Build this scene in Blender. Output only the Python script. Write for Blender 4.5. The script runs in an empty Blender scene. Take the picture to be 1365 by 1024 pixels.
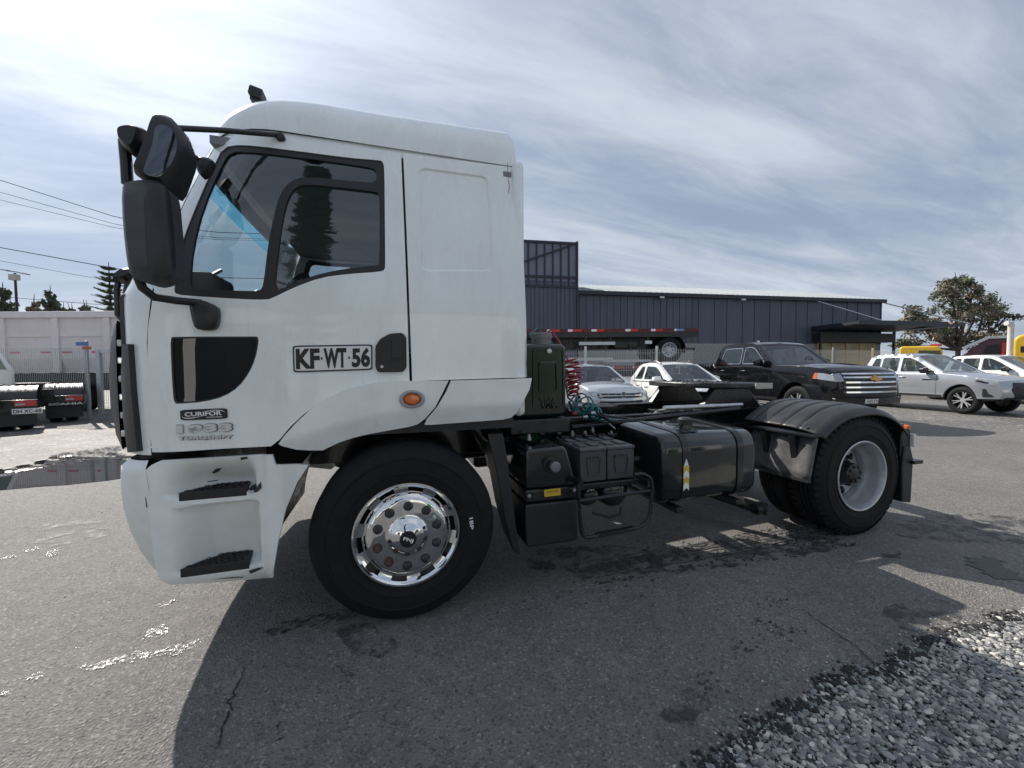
import bpy, bmesh, math, random
import numpy as np
from mathutils import Vector, Matrix
from mathutils.geometry import delaunay_2d_cdt
random.seed(7); RNG = np.random.default_rng(7)
scene = bpy.context.scene
col = scene.collection

# ------------------------------------------------------------------ camera
F_PX = 525.0; CAM = np.array([-.0832, -2.2668, 1.4477]); YAW, PITCH, ROLL = .3024, -.0402, .0067
_a = np.array([math.sin(YAW)*math.cos(PITCH), math.cos(YAW)*math.cos(PITCH), math.sin(PITCH)])
_r = np.array([math.cos(YAW), -math.sin(YAW), 0.0]); _u = np.cross(_r, _a)
cR = math.cos(ROLL)*_r - math.sin(ROLL)*_u; cU = math.cos(ROLL)*_u + math.sin(ROLL)*_r
cam_d = bpy.data.cameras.new('camera'); cam = bpy.data.objects.new('camera', cam_d); col.objects.link(cam)
M = Matrix(((cR[0], cU[0], -_a[0], CAM[0]), (cR[1], cU[1], -_a[1], CAM[1]), (cR[2], cU[2], -_a[2], CAM[2]), (0, 0, 0, 1)))
cam.matrix_world = M
cam_d.sensor_fit = 'HORIZONTAL'; cam_d.sensor_width = 36.0; cam_d.lens = 36.0*F_PX/1365.0
cam_d.clip_start = .05; cam_d.clip_end = 5000
scene.camera = cam

# ------------------------------------------------------------------ light
SUN = np.array([-.67, 1.02, 1.0]); SUN /= np.linalg.norm(SUN)
EL = math.asin(SUN[2]); AZ = math.atan2(SUN[0], SUN[1])
world = bpy.data.worlds.new('World'); scene.world = world; world.use_nodes = True
def build_world():
    nt = world.node_tree; N = nt.nodes; L = nt.links; N.clear()
    def n(t, **k):
        x = N.new(t)
        for a, b in k.items(): setattr(x, a, b)
        return x
    def math_(op, a, b=None, c=None):
        m = n('ShaderNodeMath', operation=op)
        for i, v in enumerate((a, b, c)):
            if v is None: continue
            if isinstance(v, (int, float)): m.inputs[i].default_value = v
            else: L.new(v, m.inputs[i])
        return m.outputs[0]
    out = n('ShaderNodeOutputWorld'); bg = n('ShaderNodeBackground'); L.new(bg.outputs[0], out.inputs[0])
    sky = n('ShaderNodeTexSky', sky_type='NISHITA', sun_disc=False, sun_elevation=EL, sun_rotation=AZ)
    sky.air_density = 1.0; sky.dust_density = .6; sky.ozone_density = 1.2
    tc = n('ShaderNodeTexCoord'); sep = n('ShaderNodeSeparateXYZ'); L.new(tc.outputs['Generated'], sep.inputs[0])
    zz = math_('ADD', math_('MAXIMUM', sep.outputs[2], 0.0), .16)
    cu = math_('DIVIDE', sep.outputs[0], zz); cv = math_('DIVIDE', sep.outputs[1], zz)
    cb = n('ShaderNodeCombineXYZ'); L.new(cu, cb.inputs[0]); L.new(cv, cb.inputs[1])
    mp = n('ShaderNodeMapping'); mp.inputs['Rotation'].default_value = (0, 0, math.radians(-28)); mp.inputs['Scale'].default_value = (.42, 1.45, 1)
    mp.inputs['Location'].default_value = (1.7, .4, 0)
    L.new(cb.outputs[0], mp.inputs[0])
    n1 = n('ShaderNodeTexNoise'); n1.inputs['Scale'].default_value = .9; n1.inputs['Detail'].default_value = 7; n1.inputs['Roughness'].default_value = .56; n1.inputs['Distortion'].default_value = .35
    n2 = n('ShaderNodeTexNoise'); n2.inputs['Scale'].default_value = 3.4; n2.inputs['Detail'].default_value = 9; n2.inputs['Roughness'].default_value = .62; n2.inputs['Distortion'].default_value = .6
    L.new(mp.outputs[0], n1.inputs[0]); L.new(mp.outputs[0], n2.inputs[0])
    # forward scattering of the veiled sun
    dv = n('ShaderNodeVectorMath', operation='DOT_PRODUCT'); L.new(tc.outputs['Generated'], dv.inputs[0]); dv.inputs[1].default_value = tuple(SUN)
    c = math_('MAXIMUM', dv.outputs['Value'], 0.0)
    glow = math_('ADD', math_('MULTIPLY', math_('POWER', c, 7.0), .42), math_('MULTIPLY', math_('POWER', c, 28.0), .8))
    dens = math_('ADD', math_('MULTIPLY', n1.outputs[0], .75), math_('MULTIPLY', n2.outputs[0], .35))
    mr = n('ShaderNodeMapRange', interpolation_type='SMOOTHSTEP'); L.new(dens, mr.inputs[0]); mr.inputs[1].default_value = .40; mr.inputs[2].default_value = .72
    cl = n('ShaderNodeMix', data_type='RGBA'); L.new(mr.outputs[0], cl.inputs[0])
    cl.inputs[6].default_value = (CL_DARK[0], CL_DARK[1], CL_DARK[2], 1); cl.inputs[7].default_value = (CL_LITE[0], CL_LITE[1], CL_LITE[2], 1)
    gl = n('ShaderNodeVectorMath', operation='SCALE'); L.new(cl.outputs[2], gl.inputs[0]); L.new(math_('ADD', glow, 1.0), gl.inputs['Scale'])
    fac = math_('ADD', .86, math_('MULTIPLY', mr.outputs[0], .12))
    mx = n('ShaderNodeMix', data_type='RGBA'); L.new(fac, mx.inputs[0]); L.new(sky.outputs[0], mx.inputs[6]); L.new(gl.outputs[0], mx.inputs[7])
    L.new(mx.outputs[2], bg.inputs[0]); bg.inputs[1].default_value = .10
CL_DARK = (1.85, 2.22, 2.95); CL_LITE = (3.75, 4.1, 4.65)
build_world()
sun_d = bpy.data.lights.new('sun', 'SUN'); sun = bpy.data.objects.new('sun', sun_d); col.objects.link(sun)
sun_d.energy = 3.8; sun_d.angle = math.radians(.6); sun_d.color = (1.0, .93, .84)
sun.rotation_euler = Vector(tuple(-SUN)).to_track_quat('-Z', 'Y').to_euler(); sun.location = (-6, 10, 12)
scene.view_settings.view_transform = 'Standard'; scene.view_settings.look = 'None'; scene.view_settings.gamma = 1; scene.view_settings.use_curve_mapping = False
scene.view_settings.exposure = .74

# ------------------------------------------------------------------ materials
MATS = {}
def mat(name, c=(.5, .5, .5), rough=.5, metal=0., var=0., vscale=6., bump=0., bscale=80., coat=0., c2=None, spec=.5, rvar=0., emit=None, stretch=None):
    if name in MATS: return MATS[name]
    m = bpy.data.materials.new(name); m.use_nodes = True; MATS[name] = m
    nt = m.node_tree; b = nt.nodes['Principled BSDF']
    b.inputs['Base Color'].default_value = (*c, 1); b.inputs['Roughness'].default_value = rough; b.inputs['Metallic'].default_value = metal
    b.inputs['Specular IOR Level'].default_value = spec
    if coat: b.inputs['Coat Weight'].default_value = coat; b.inputs['Coat Roughness'].default_value = .04
    tc = nt.nodes.new('ShaderNodeTexCoord'); src = tc.outputs['Object']
    if stretch:
        mp = nt.nodes.new('ShaderNodeMapping'); mp.inputs['Scale'].default_value = stretch; nt.links.new(src, mp.inputs[0]); src = mp.outputs[0]
    if var or c2:
        nz = nt.nodes.new('ShaderNodeTexNoise'); nz.inputs['Scale'].default_value = vscale; nz.inputs['Detail'].default_value = 6; nz.inputs['Roughness'].default_value = .65
        nt.links.new(src, nz.inputs[0])
        mr = nt.nodes.new('ShaderNodeMapRange'); mr.inputs[1].default_value = .33; mr.inputs[2].default_value = .68; nt.links.new(nz.outputs[0], mr.inputs[0])
        mx = nt.nodes.new('ShaderNodeMix'); mx.data_type = 'RGBA'; nt.links.new(mr.outputs[0], mx.inputs[0])
        ca = c2 if c2 else tuple(max(0, v*(1-var)) for v in c)
        cb_ = c if c2 else tuple(min(1, v*(1+var)) for v in c)
        mx.inputs[6].default_value = (*ca, 1); mx.inputs[7].default_value = (*cb_, 1)
        nt.links.new(mx.outputs[2], b.inputs['Base Color'])
        if rvar:
            rr = nt.nodes.new('ShaderNodeMapRange'); rr.inputs[3].default_value = max(.02, rough-rvar); rr.inputs[4].default_value = min(1, rough+rvar)
            nz2 = nt.nodes.new('ShaderNodeTexNoise'); nz2.inputs['Scale'].default_value = vscale*2.3; nz2.inputs['Detail'].default_value = 5; nt.links.new(src, nz2.inputs[0])
            nt.links.new(nz2.outputs[0], rr.inputs[0]); rr.inputs[1].default_value = .3; rr.inputs[2].default_value = .7
            nt.links.new(rr.outputs[0], b.inputs['Roughness'])
    if bump:
        nb = nt.nodes.new('ShaderNodeTexNoise'); nb.inputs['Scale'].default_value = bscale; nb.inputs['Detail'].default_value = 4; nt.links.new(src, nb.inputs[0])
        bp = nt.nodes.new('ShaderNodeBump'); bp.inputs['Strength'].default_value = bump; bp.inputs['Distance'].default_value = .01
        nt.links.new(nb.outputs[0], bp.inputs['Height']); nt.links.new(bp.outputs[0], b.inputs['Normal'])
    if emit:
        b.inputs['Emission Color'].default_value = (*emit[:3], 1); b.inputs['Emission Strength'].default_value = emit[3]
    return m
def glass(name, tint=(.6, .7, .7), rough=.01, ior=1.5, boost=1.0):
    if name in MATS: return MATS[name]
    m = bpy.data.materials.new(name); m.use_nodes = True; MATS[name] = m
    nt = m.node_tree; N = nt.nodes; N.clear(); L = nt.links
    o = N.new('ShaderNodeOutputMaterial'); mx = N.new('ShaderNodeMixShader'); t = N.new('ShaderNodeBsdfTransparent'); g = N.new('ShaderNodeBsdfGlossy'); f = N.new('ShaderNodeFresnel')
    t.inputs[0].default_value = (*tint, 1); g.inputs['Roughness'].default_value = rough; f.inputs[0].default_value = ior
    ge_ = N.new('ShaderNodeNewGeometry'); mi = N.new('ShaderNodeMapRange'); L.new(ge_.outputs['Backfacing'], mi.inputs[0]); mi.inputs[3].default_value = ior; mi.inputs[4].default_value = 1/ior; L.new(mi.outputs[0], f.inputs[0])
    ml = N.new('ShaderNodeMath'); ml.operation = 'MULTIPLY'; ml.inputs[1].default_value = boost; ml.use_clamp = True
    L.new(f.outputs[0], ml.inputs[0]); L.new(ml.outputs[0], mx.inputs[0]); L.new(t.outputs[0], mx.inputs[1]); L.new(g.outputs[0], mx.inputs[2]); L.new(mx.outputs[0], o.inputs[0])
    return m

WHITE = mat('white_cab_paint', (.83, .885, .885), .26, c2=(.74, .785, .775), vscale=1.6, stretch=(2.2, 2.2, .7), coat=.7, rvar=.08, bump=.012, bscale=1.3)
def grime(m, col_, scale, stretch, lo, hi, amt):
    nt = m.node_tree; b = nt.nodes['Principled BSDF']; src = b.inputs['Base Color'].links[0].from_socket
    tc = nt.nodes.new('ShaderNodeTexCoord'); mp = nt.nodes.new('ShaderNodeMapping'); mp.inputs['Scale'].default_value = stretch; nz = nt.nodes.new('ShaderNodeTexNoise'); nz.inputs['Scale'].default_value = scale; nz.inputs['Detail'].default_value = 9; nz.inputs['Roughness'].default_value = .72
    nt.links.new(tc.outputs['Object'], mp.inputs[0]); nt.links.new(mp.outputs[0], nz.inputs[0])
    mr = nt.nodes.new('ShaderNodeMapRange'); mr.inputs[1].default_value = lo; mr.inputs[2].default_value = hi; mr.inputs[4].default_value = amt; nt.links.new(nz.outputs[0], mr.inputs[0])
    mx = nt.nodes.new('ShaderNodeMix'); mx.data_type = 'RGBA'; nt.links.new(mr.outputs[0], mx.inputs[0]); nt.links.new(src, mx.inputs[6]); mx.inputs[7].default_value = (*col_, 1); nt.links.new(mx.outputs[2], b.inputs['Base Color'])
grime(WHITE, (.42, .43, .40), 5., (3., 3., .35), .58, .80, .40); grime(WHITE, (.30, .29, .27), 34., (1, 1, 1), .70, .78, .5)
WHITE2 = mat('scuffed_white_plastic', (.80, .85, .845), .40, c2=(.68, .71, .69), vscale=3.2, bump=.04, bscale=140, rvar=.1); grime(WHITE2, (.30, .29, .26), 9., (1, 1, .6), .60, .82, .45); grime(WHITE2, (.10, .10, .10), 26., (.5, .5, 1.6), .71, .76, .7)
BLACKP = mat('black_plastic', (.014, .015, .017), .45, var=.25, vscale=9, bump=.06, bscale=300)
GLOSSB = mat('black_gloss_paint', (.012, .013, .014), .16, var=.3, vscale=4, coat=.7)
SATINB = mat('black_satin_metal', (.011, .012, .014), .33, var=.35, vscale=7, rvar=.12)
RUBBER = mat('tyre_rubber', (.008, .0085, .010), .75, var=.3, vscale=12, spec=.3, bump=.15, bscale=60)
SEAL = mat('rubber_seal', (.012, .013, .015), .5)
CHROME = mat('chrome', (.72, .73, .74), .05, 1.0)
STEEL = mat('galvanised_steel', (.5, .52, .54), .38, .9, var=.15, vscale=14)
RIMSIL = mat('silver_rim_paint', (.46, .48, .5), .38, .55, var=.12, vscale=16, rvar=.08)
AMBER = mat('amber_lens', (.62, .13, .02), .12, coat=.6)
REDLENS = mat('red_lens', (.5, .02, .025), .15, coat=.6)
CLEARL = mat('clear_lens', (.34, .36, .39), .06, .35, coat=1)
INTD = mat('interior_dark', (.035, .037, .041), .75, var=.2, vscale=12)
INTG = mat('interior_grey', (.20, .215, .23), .8, var=.15, vscale=8)
REFLGRN = mat('black_tank_green_reflection', (.001, .008, .006), .2, var=.3, vscale=5, coat=.35)  # near-black tank; the green of its reflection is put into the base colour
GRIP = mat('step_tread_plastic', (.012, .012, .014), .6)
SIDEGL = glass('side_glass', (.58, .66, .70), .008, 1.52, 3.2)
DARKGL = glass('corner_glass', (.22, .25, .28), .01, 1.55, 2.2)
SCREEN = glass('windscreen_glass', (.74, .86, .84), .005, 1.5)
CYANGL = glass('windscreen_sun_band', (.28, .74, .86), .01, 1.5)
CARGL = glass('car_glass', (.50, .57, .57), .008, 1.52, 1.6)
DIRT = mat('scuff_black', (.03, .03, .032), .7)

# ------------------------------------------------------------------ geometry helpers
def ray(u, v): return cR*(u-682.5)/F_PX + cU*(512-v)/F_PX + _a
def PX(u, v, y): d = ray(u, v); return CAM + d*((y-CAM[1])/d[1])
def PZ(u, v, z=0.): d = ray(u, v); return CAM + d*((z-CAM[2])/d[2])
ah = np.array([math.sin(YAW), math.cos(YAW), 0]); rh = np.array([math.cos(YAW), -math.sin(YAW), 0])
def BG(u, Z): p = CAM + ah*Z + rh*((u-682.5)/F_PX*Z); return np.array([p[0], p[1], 0.])
def zat(v, Z, u=682.5):
    d = ray(u, v); k = Z/(d @ ah); return CAM[2]+d[2]*k

def tag(o, label=None, cat=None, group=None, kind=None):
    if label: o['label'] = label
    if cat: o['category'] = cat
    if group: o['group'] = group
    if kind: o['kind'] = kind
    return o
def empty(name, loc=(0, 0, 0), rz=0., label=None, cat=None, group=None):
    o = bpy.data.objects.new(name, None); col.objects.link(o); o.location = tuple(float(x) for x in loc); o.rotation_euler = (0, 0, rz); o.empty_display_size = .2
    return tag(o, label, cat, group)
def mesh(name, verts, faces, m, parent=None, smooth=35, bevel=0., seg=2, sub=0):
    me = bpy.data.meshes.new(name); me.from_pydata([tuple(map(float, v)) for v in verts], [], [tuple(map(int, f)) for f in faces]); me.update()
    return finish(name, me, m, parent, smooth, bevel, seg, sub)
def finish(name, me, m, parent=None, smooth=35, bevel=0., seg=2, sub=0):
    bm = bmesh.new(); bm.from_mesh(me); bmesh.ops.remove_doubles(bm, verts=bm.verts, dist=1e-5); bmesh.ops.recalc_face_normals(bm, faces=bm.faces); bm.to_mesh(me); bm.free()
    o = bpy.data.objects.new(name, me); col.objects.link(o)
    if m: me.materials.append(m)
    if smooth:
        me.polygons.foreach_set('use_smooth', [True]*len(me.polygons)); me.set_sharp_from_angle(angle=math.radians(smooth))
    if bevel:
        b = o.modifiers.new('bevel', 'BEVEL'); b.width = bevel; b.segments = seg; b.limit_method = 'ANGLE'; b.angle_limit = math.radians(34); b.harden_normals = False
        me.polygons.foreach_set('use_smooth', [True]*len(me.polygons)); me.set_sharp_from_angle(angle=math.radians(60))
    if sub:
        s = o.modifiers.new('sub', 'SUBSURF'); s.levels = sub; s.render_levels = sub
    if parent: o.parent = parent
    return o
class MB:
    def __init__(s): s.v = []; s.f = []
    def add(s, v, f):
        k = len(s.v); s.v += [tuple(map(float, p)) for p in v]; s.f += [tuple(i+k for i in q) for q in f]; return s
    def box(s, a, b):
        x0, y0, z0 = a; x1, y1, z1 = b
        return s.add([(x0, y0, z0), (x1, y0, z0), (x1, y1, z0), (x0, y1, z0), (x0, y0, z1), (x1, y0, z1), (x1, y1, z1), (x0, y1, z1)],
                     [(0, 3, 2, 1), (4, 5, 6, 7), (0, 1, 5, 4), (1, 2, 6, 5), (2, 3, 7, 6), (3, 0, 4, 7)])
    def tube(s, pts, r, n=10, cap=True):
        P = [np.array(p, float) for p in pts]; R = r if isinstance(r, (list, tuple)) else [r]*len(P); vs = []; up = None
        for i, p in enumerate(P):
            t = P[min(i+1, len(P)-1)]-P[max(i-1, 0)]; t /= (np.linalg.norm(t)+1e-9)
            if up is None:
                up = np.array([0, 0, 1.]) if abs(t[2]) < .9 else np.array([1., 0, 0])
            e1 = np.cross(t, up); e1 /= (np.linalg.norm(e1)+1e-9); e2 = np.cross(e1, t); up = e2
            for k in range(n):
                a = 2*math.pi*k/n; vs.append(p+R[i]*(math.cos(a)*e1+math.sin(a)*e2))
        fs = []
        for i in range(len(P)-1):
            for k in range(n): fs.append((i*n+k, i*n+(k+1) % n, (i+1)*n+(k+1) % n, (i+1)*n+k))
        if cap: fs.append(tuple(range(n))[::-1]); fs.append(tuple((len(P)-1)*n+k for k in range(n)))
        return s.add(vs, fs)
    def bar(s, p, q, w, h):
        p = np.array(p, float); q = np.array(q, float); t = q-p; t /= np.linalg.norm(t)
        up = np.array([0, 0, 1.]) if abs(t[2]) < .95 else np.array([0, 1., 0])
        e1 = np.cross(t, up); e1 /= np.linalg.norm(e1); e2 = np.cross(e1, t)
        vs = [c+a*w/2*e1+b*h/2*e2 for c in (p, q) for a, b in ((-1, -1), (1, -1), (1, 1), (-1, 1))]
        return s.add(vs, [(0, 1, 2, 3), (4, 7, 6, 5), (0, 4, 5, 1), (1, 5, 6, 2), (2, 6, 7, 3), (3, 7, 4, 0)])
    def lathe(s, prof, c=(0, 0, 0), axis='y', n=48, a0=0., a1=2*math.pi):
        full = abs(a1-a0) > 6.28; m = n if full else n+1; vs = []; c = np.array(c, float)
        for (r, h) in prof:
            for k in range(m):
                a = a0+(a1-a0)*k/n; ca, sa = r*math.cos(a), r*math.sin(a)
                vs.append(c+(np.array([ca, h, sa]) if axis == 'y' else np.array([ca, sa, h]) if axis == 'z' else np.array([h, ca, sa])))
        fs = []
        for i in range(len(prof)-1):
            for k in range(n):
                k2 = (k+1) % m; fs.append((i*m+k, i*m+k2, (i+1)*m+k2, (i+1)*m+k))
        return s.add(vs, fs)
    def grid(s, fn, nu, nv):
        vs = [fn(i/nu, j/nv) for j in range(nv+1) for i in range(nu+1)]
        fs = [(j*(nu+1)+i, j*(nu+1)+i+1, (j+1)*(nu+1)+i+1, (j+1)*(nu+1)+i) for j in range(nv) for i in range(nu)]
        return s.add(vs, fs)
    def prism(s, poly, fn0, fn1):
        n = len(poly); vs = [fn0(*p) for p in poly]+[fn1(*p) for p in poly]
        fs = [tuple(range(n))[::-1], tuple(range(n, 2*n))]+[(i, (i+1) % n, n+(i+1) % n, n+i) for i in range(n)]
        return s.add(vs, fs)
    def xf(s, fn): s.v = [tuple(map(float, fn(*p))) for p in s.v]; return s
    def build(s, name, m, parent=None, smooth=35, bevel=0., seg=2, sub=0): return mesh(name, s.v, s.f, m, parent, smooth, bevel, seg, sub)
def chaikin(p, n=2, closed=True):
    p = [np.array(q, float) for q in p]
    for _ in range(n):
        o = []
        L = len(p)
        for i in range(L if closed else L-1):
            a, b = p[i], p[(i+1) % L]; o += [a*.75+b*.25, a*.25+b*.75]
        if not closed: o = [p[0]]+o+[p[-1]]
        p = o
    return p
def rcorner(p, r, k=4):
    """round the corners of a closed polygon by radius-like distance r"""
    p = [np.array(q, float) for q in p]; o = []; L = len(p)
    for i in range(L):
        a, b, c = p[i-1], p[i], p[(i+1) % L]
        d1 = min(r, .45*np.linalg.norm(a-b)); d2 = min(r, .45*np.linalg.norm(c-b))
        s_ = b+(a-b)/(np.linalg.norm(a-b)+1e-9)*d1; e = b+(c-b)/(np.linalg.norm(c-b)+1e-9)*d2
        for t in np.linspace(0, 1, k+1): o.append((1-t)**2*s_+2*t*(1-t)*b+t*t*e)
    return o
def inpoly(P, poly):
    P = np.asarray(P); poly = np.asarray(poly); x, y = P[:, 0], P[:, 1]; r = np.zeros(len(P), bool); n = len(poly)
    for i in range(n):
        x1, y1 = poly[i]; x2, y2 = poly[i-1]
        if y1 == y2: continue
        r ^= ((y1 > y) != (y2 > y)) & (x < (x2-x1)*(y-y1)/(y2-y1)+x1)
    return r
def resample(poly, step):
    o = []; n = len(poly)
    for i in range(n):
        a = np.array(poly[i], float); b = np.array(poly[(i+1) % n], float); d = np.linalg.norm(b-a); k = max(1, int(round(d/step)))
        for j in range(k): o.append(a+(b-a)*j/k)
    q = [o[0]]
    for p in o[1:]:
        if np.linalg.norm(p-q[-1]) > 1e-4: q.append(p)
    return q
def cdt(outline, holes=(), step=.1):
    rings = [resample(outline, step)]+[resample(h, step) for h in holes]
    V = []; E = []
    for r in rings:
        k = len(V); V += [tuple(p) for p in r]; E += [(k+i, k+(i+1) % len(r)) for i in range(len(r))]
    A = np.array(V); lo, hi = A.min(0), A.max(0)
    gx, gy = np.meshgrid(np.arange(lo[0]+step*.5, hi[0], step), np.arange(lo[1]+step*.5, hi[1], step)); G = np.stack([gx.ravel(), gy.ravel()], 1)
    if len(G):
        k = inpoly(G, rings[0])
        for h in rings[1:]: k &= ~inpoly(G, h)
        G = G[k]
        if len(G):
            d = np.full(len(G), 9e9)
            for i in range(0, len(A)): d = np.minimum(d, np.abs(G-A[i]).max(1))
            G = G[d > step*.42]
    allv = [Vector(p) for p in V]+[Vector((float(p[0]), float(p[1]))) for p in G]
    r = delaunay_2d_cdt(allv, E, [], 0, 1e-6); v2 = [(p[0], p[1]) for p in r[0]]; f2 = [tuple(f) for f in r[2]]
    ce = np.array([np.mean([v2[i] for i in f], axis=0) for f in f2]); k = inpoly(ce, rings[0])
    for h in rings[1:]: k &= ~inpoly(ce, h)
    return v2, [f for f, q in zip(f2, k) if q]
def sheet(outline, holes, step, fn, off=None):
    """CDT sheet mapped by fn(a,b)->xyz; off(a,b)->xyz second skin closes it to a solid"""
    v, f = cdt(outline, holes, step); mb = MB(); V = [fn(*p) for p in v]
    if off is None: return mb.add(V, f)
    n = len(V); V2 = [off(*p) for p in v]; cnt = {}
    for t in f:
        for i in range(3):
            e = (t[i], t[(i+1) % 3]); cnt[tuple(sorted(e))] = cnt.get(tuple(sorted(e)), 0)+1
    F = list(f)+[tuple(i+n for i in t[::-1]) for t in f]
    for t in f:
        for i in range(3):
            a, b = t[i], t[(i+1) % 3]
            if cnt[tuple(sorted((a, b)))] == 1: F.append((b, a, a+n, b+n))
    return mb.add(V+V2, F)
def text_mesh(s, fn, depth, name, m, parent, bold=.0, space=1.0):
    """text filling the unit square, mapped by fn(a,b,d)"""
    cu = bpy.data.curves.new('t', 'FONT'); cu.body = s; cu.offset = bold; cu.space_character = space; cu.extrude = .05; cu.resolution_u = 3
    o = bpy.data.objects.new('t', cu); col.objects.link(o); dg = bpy.context.evaluated_depsgraph_get(); dg.update()
    me = bpy.data.meshes.new_from_object(o.evaluated_get(dg)); bpy.data.objects.remove(o); bpy.data.curves.remove(cu)
    P = np.array([v.co[:] for v in me.vertices]); lo, hi = P.min(0), P.max(0)
    for v, p in zip(me.vertices, P):
        a = (p[0]-lo[0])/(hi[0]-lo[0]); b = (p[1]-lo[1])/(hi[1]-lo[1]); d = (p[2]-lo[2])/(hi[2]-lo[2])
        v.co = tuple(float(x) for x in fn(a, b, d*depth))
    me.name = name; me.materials.clear()
    return finish(name, me, m, parent, smooth=30)
# ------------------------------------------------------------------ the tractor truck
WD = 2.46; YC = WD/2
def xf(z): return -1.395 if z < 1.8 else -1.395+.443*(z-1.8)
def S(x, z):
    y = -.02
    if z > 1.75: y += .115*(z-1.75)**1.6
    d = xf(z)+.40-x
    if d > 0: y += .40-math.sqrt(max(.16-d*d, 0)) if d < .4 else .40
    return y
def onS(u, v, f=S):
    y = 0.
    for _ in range(12):
        p = PX(u, v, y); y = .5*y+.5*f(p[0], p[2])
    return np.array([p[0], p[2]])
def pxs(pts, f=S): return [onS(u, v, f) for u, v in pts]
def pxy(pts, y): return [PX(u, v, y)[[0, 2]] for u, v in pts]
truck = empty('tractor_truck', (0, 0, 0), 0, 'white sleeper cab tractor truck with chrome wheel cover and black chassis parked on asphalt', 'truck')
def skin(name, outline, holes, m, parent=truck, step=.06, t=.03, f=S, far=False, o=0., smooth=35, bevel=0.):
    if t is None: return sheet(outline, holes, step, lambda x, z: (x, WD-(f(x, z)+o) if far else f(x, z)+o, z)).build(name, m, parent, smooth, bevel)
    if far: return sheet(outline, holes, step, lambda x, z: (x, WD-(f(x, z)+o), z), lambda x, z: (x, WD-(f(x, z)+o+t), z)).build(name, m, parent, smooth, bevel)
    return sheet(outline, holes, step, lambda x, z: (x, f(x, z)+o, z), lambda x, z: (x, f(x, z)+o+t, z)).build(name, m, parent, smooth, bevel)

# --- door with window
door_out = pxs([(203, 603), (300, 598), (361, 595), (373, 586), (386, 570), (405, 552), (431, 534), (460, 522), (500, 513), (546, 508.5), (541, 360), (534.5, 204), (460, 194), (382, 184.5), (345, 181), (318, 181), (300, 186), (286, 197), (273, 218), (250, 262), (228, 310), (212, 360), (203, 400), (197, 440), (196, 520), (199, 570)])
win_out = pxs(chaikin([(297, 196), (322, 192.5), (391, 200.5), (464, 210.3), (505, 213.5), (510, 215), (512.5, 224), (513, 292), (513.6, 350), (513, 360), (506, 362.5), (464, 365.3), (427.5, 370), (391, 383.6), (362, 398), (355, 399.5), (330, 399.4), (244, 394), (233, 391), (232, 386), (234.6, 355.5), (244.4, 316.5), (264, 267.6), (283.5, 223.7)], 1))
paneF = pxs(chaikin([(252, 376), (256, 384), (262, 385.5), (338, 388), (346, 387), (350.6, 380), (356.7, 326), (364.5, 287), (373, 257), (386, 241), (405.5, 234.5), (490, 243), (500, 242), (502, 236), (501, 226), (493, 222), (391, 208), (326, 201), (308, 202), (298, 212), (270, 275), (256, 330)], 1))
paneR = pxs(chaikin([(365, 389), (369, 341), (376, 290), (383.5, 262), (393, 249), (408, 244.5), (470, 251), (503, 255), (506, 260), (506, 350), (502, 354), (454, 358.5), (415, 367.7), (388, 378.7)], 1))
kick = pxs(chaikin([(227, 450), (232, 449), (337, 448.5), (344.5, 449), (344.6, 458), (341, 477), (332.5, 497), (318.4, 516), (299, 528.8), (272.7, 535.8), (240, 538.5), (232, 538), (230, 520), (228, 483)], 1))
for far in (False, True):
    d = skin('door', door_out, [win_out, kick], WHITE, truck, .05, .035, far=far)
    skin('window_frame', win_out, [paneF, paneR], SEAL, d, .05, .02, far=far, o=.006)
    skin('front_pane', paneF, [], SIDEGL, d, .06, None, far=far, o=.016)
    skin('rear_pane', paneR, [], SIDEGL, d, .06, None, far=far, o=.020)
    skin('lower_pane', kick, [], DARKGL, d, .06, None, far=far, o=.008)
    skin('pane_seal', [np.array(p) for p in kick], [[np.array(p)*.955+.045*np.mean(kick, axis=0) for p in kick]], SEAL, d, .05, .015, far=far, o=.002)
    if not far: door = d
# front strip between door and grille, A pillar base
strip = pxs([(192, 604), (190, 570), (188, 500), (189, 440), (195, 400), (204, 360), (220, 310), (243, 262), (267, 214), (281, 194), (296, 182.5), (315, 178.5), (300, 183), (285, 195), (271.5, 217), (248.5, 261), (226, 309.5), (210, 359.5), (201, 399.5), (195, 440), (194, 520), (197, 570), (201, 603)])
# corner panels: sampled around the curved front corner
def corner_panel(far):
    mb = MB()
    def fn(a, b):
        z = 1.045+b*(2.655-1.045); x1 = np.interp(z, [1.0, 1.07, 1.6, 1.8, 2.0, 2.3, 2.55, 2.66], cornx); ang0 = math.asin(min(1, max(0, (xf(z)+.40-x1)/.40)))
        t = ang0+(math.pi/2-ang0)*a; x = xf(z)+.40-.40*math.sin(t); y = S(xf(z)+.42, z)+.40-.40*math.cos(t)
        return (x, WD-y if far else y, z)
    mb.grid(fn, 10, 30); return mb.build('corner_panel', WHITE, truck)
zz_ = [PX(197, 520, .03)[0], PX(199, 600, .03)[0]]
_dl = [door_out[i] for i in (0, 25, 24, 23)]
cornx = [float(np.interp(z, [p[1] for p in _dl], [p[0] for p in _dl]))-.005 for z in (1.0, 1.07, 1.6)] + [float(np.interp(z, [p[1] for p in pxs([(203, 400), (212, 360), (228, 310), (250, 262), (273, 218), (286, 197)])], [p[0] for p in pxs([(203, 400), (212, 360), (228, 310), (250, 262), (273, 218), (286, 197)])]))-.008 for z in (1.8, 2.0, 2.3, 2.55, 2.66)]
for far in (False, True): corner_panel(far)
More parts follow.
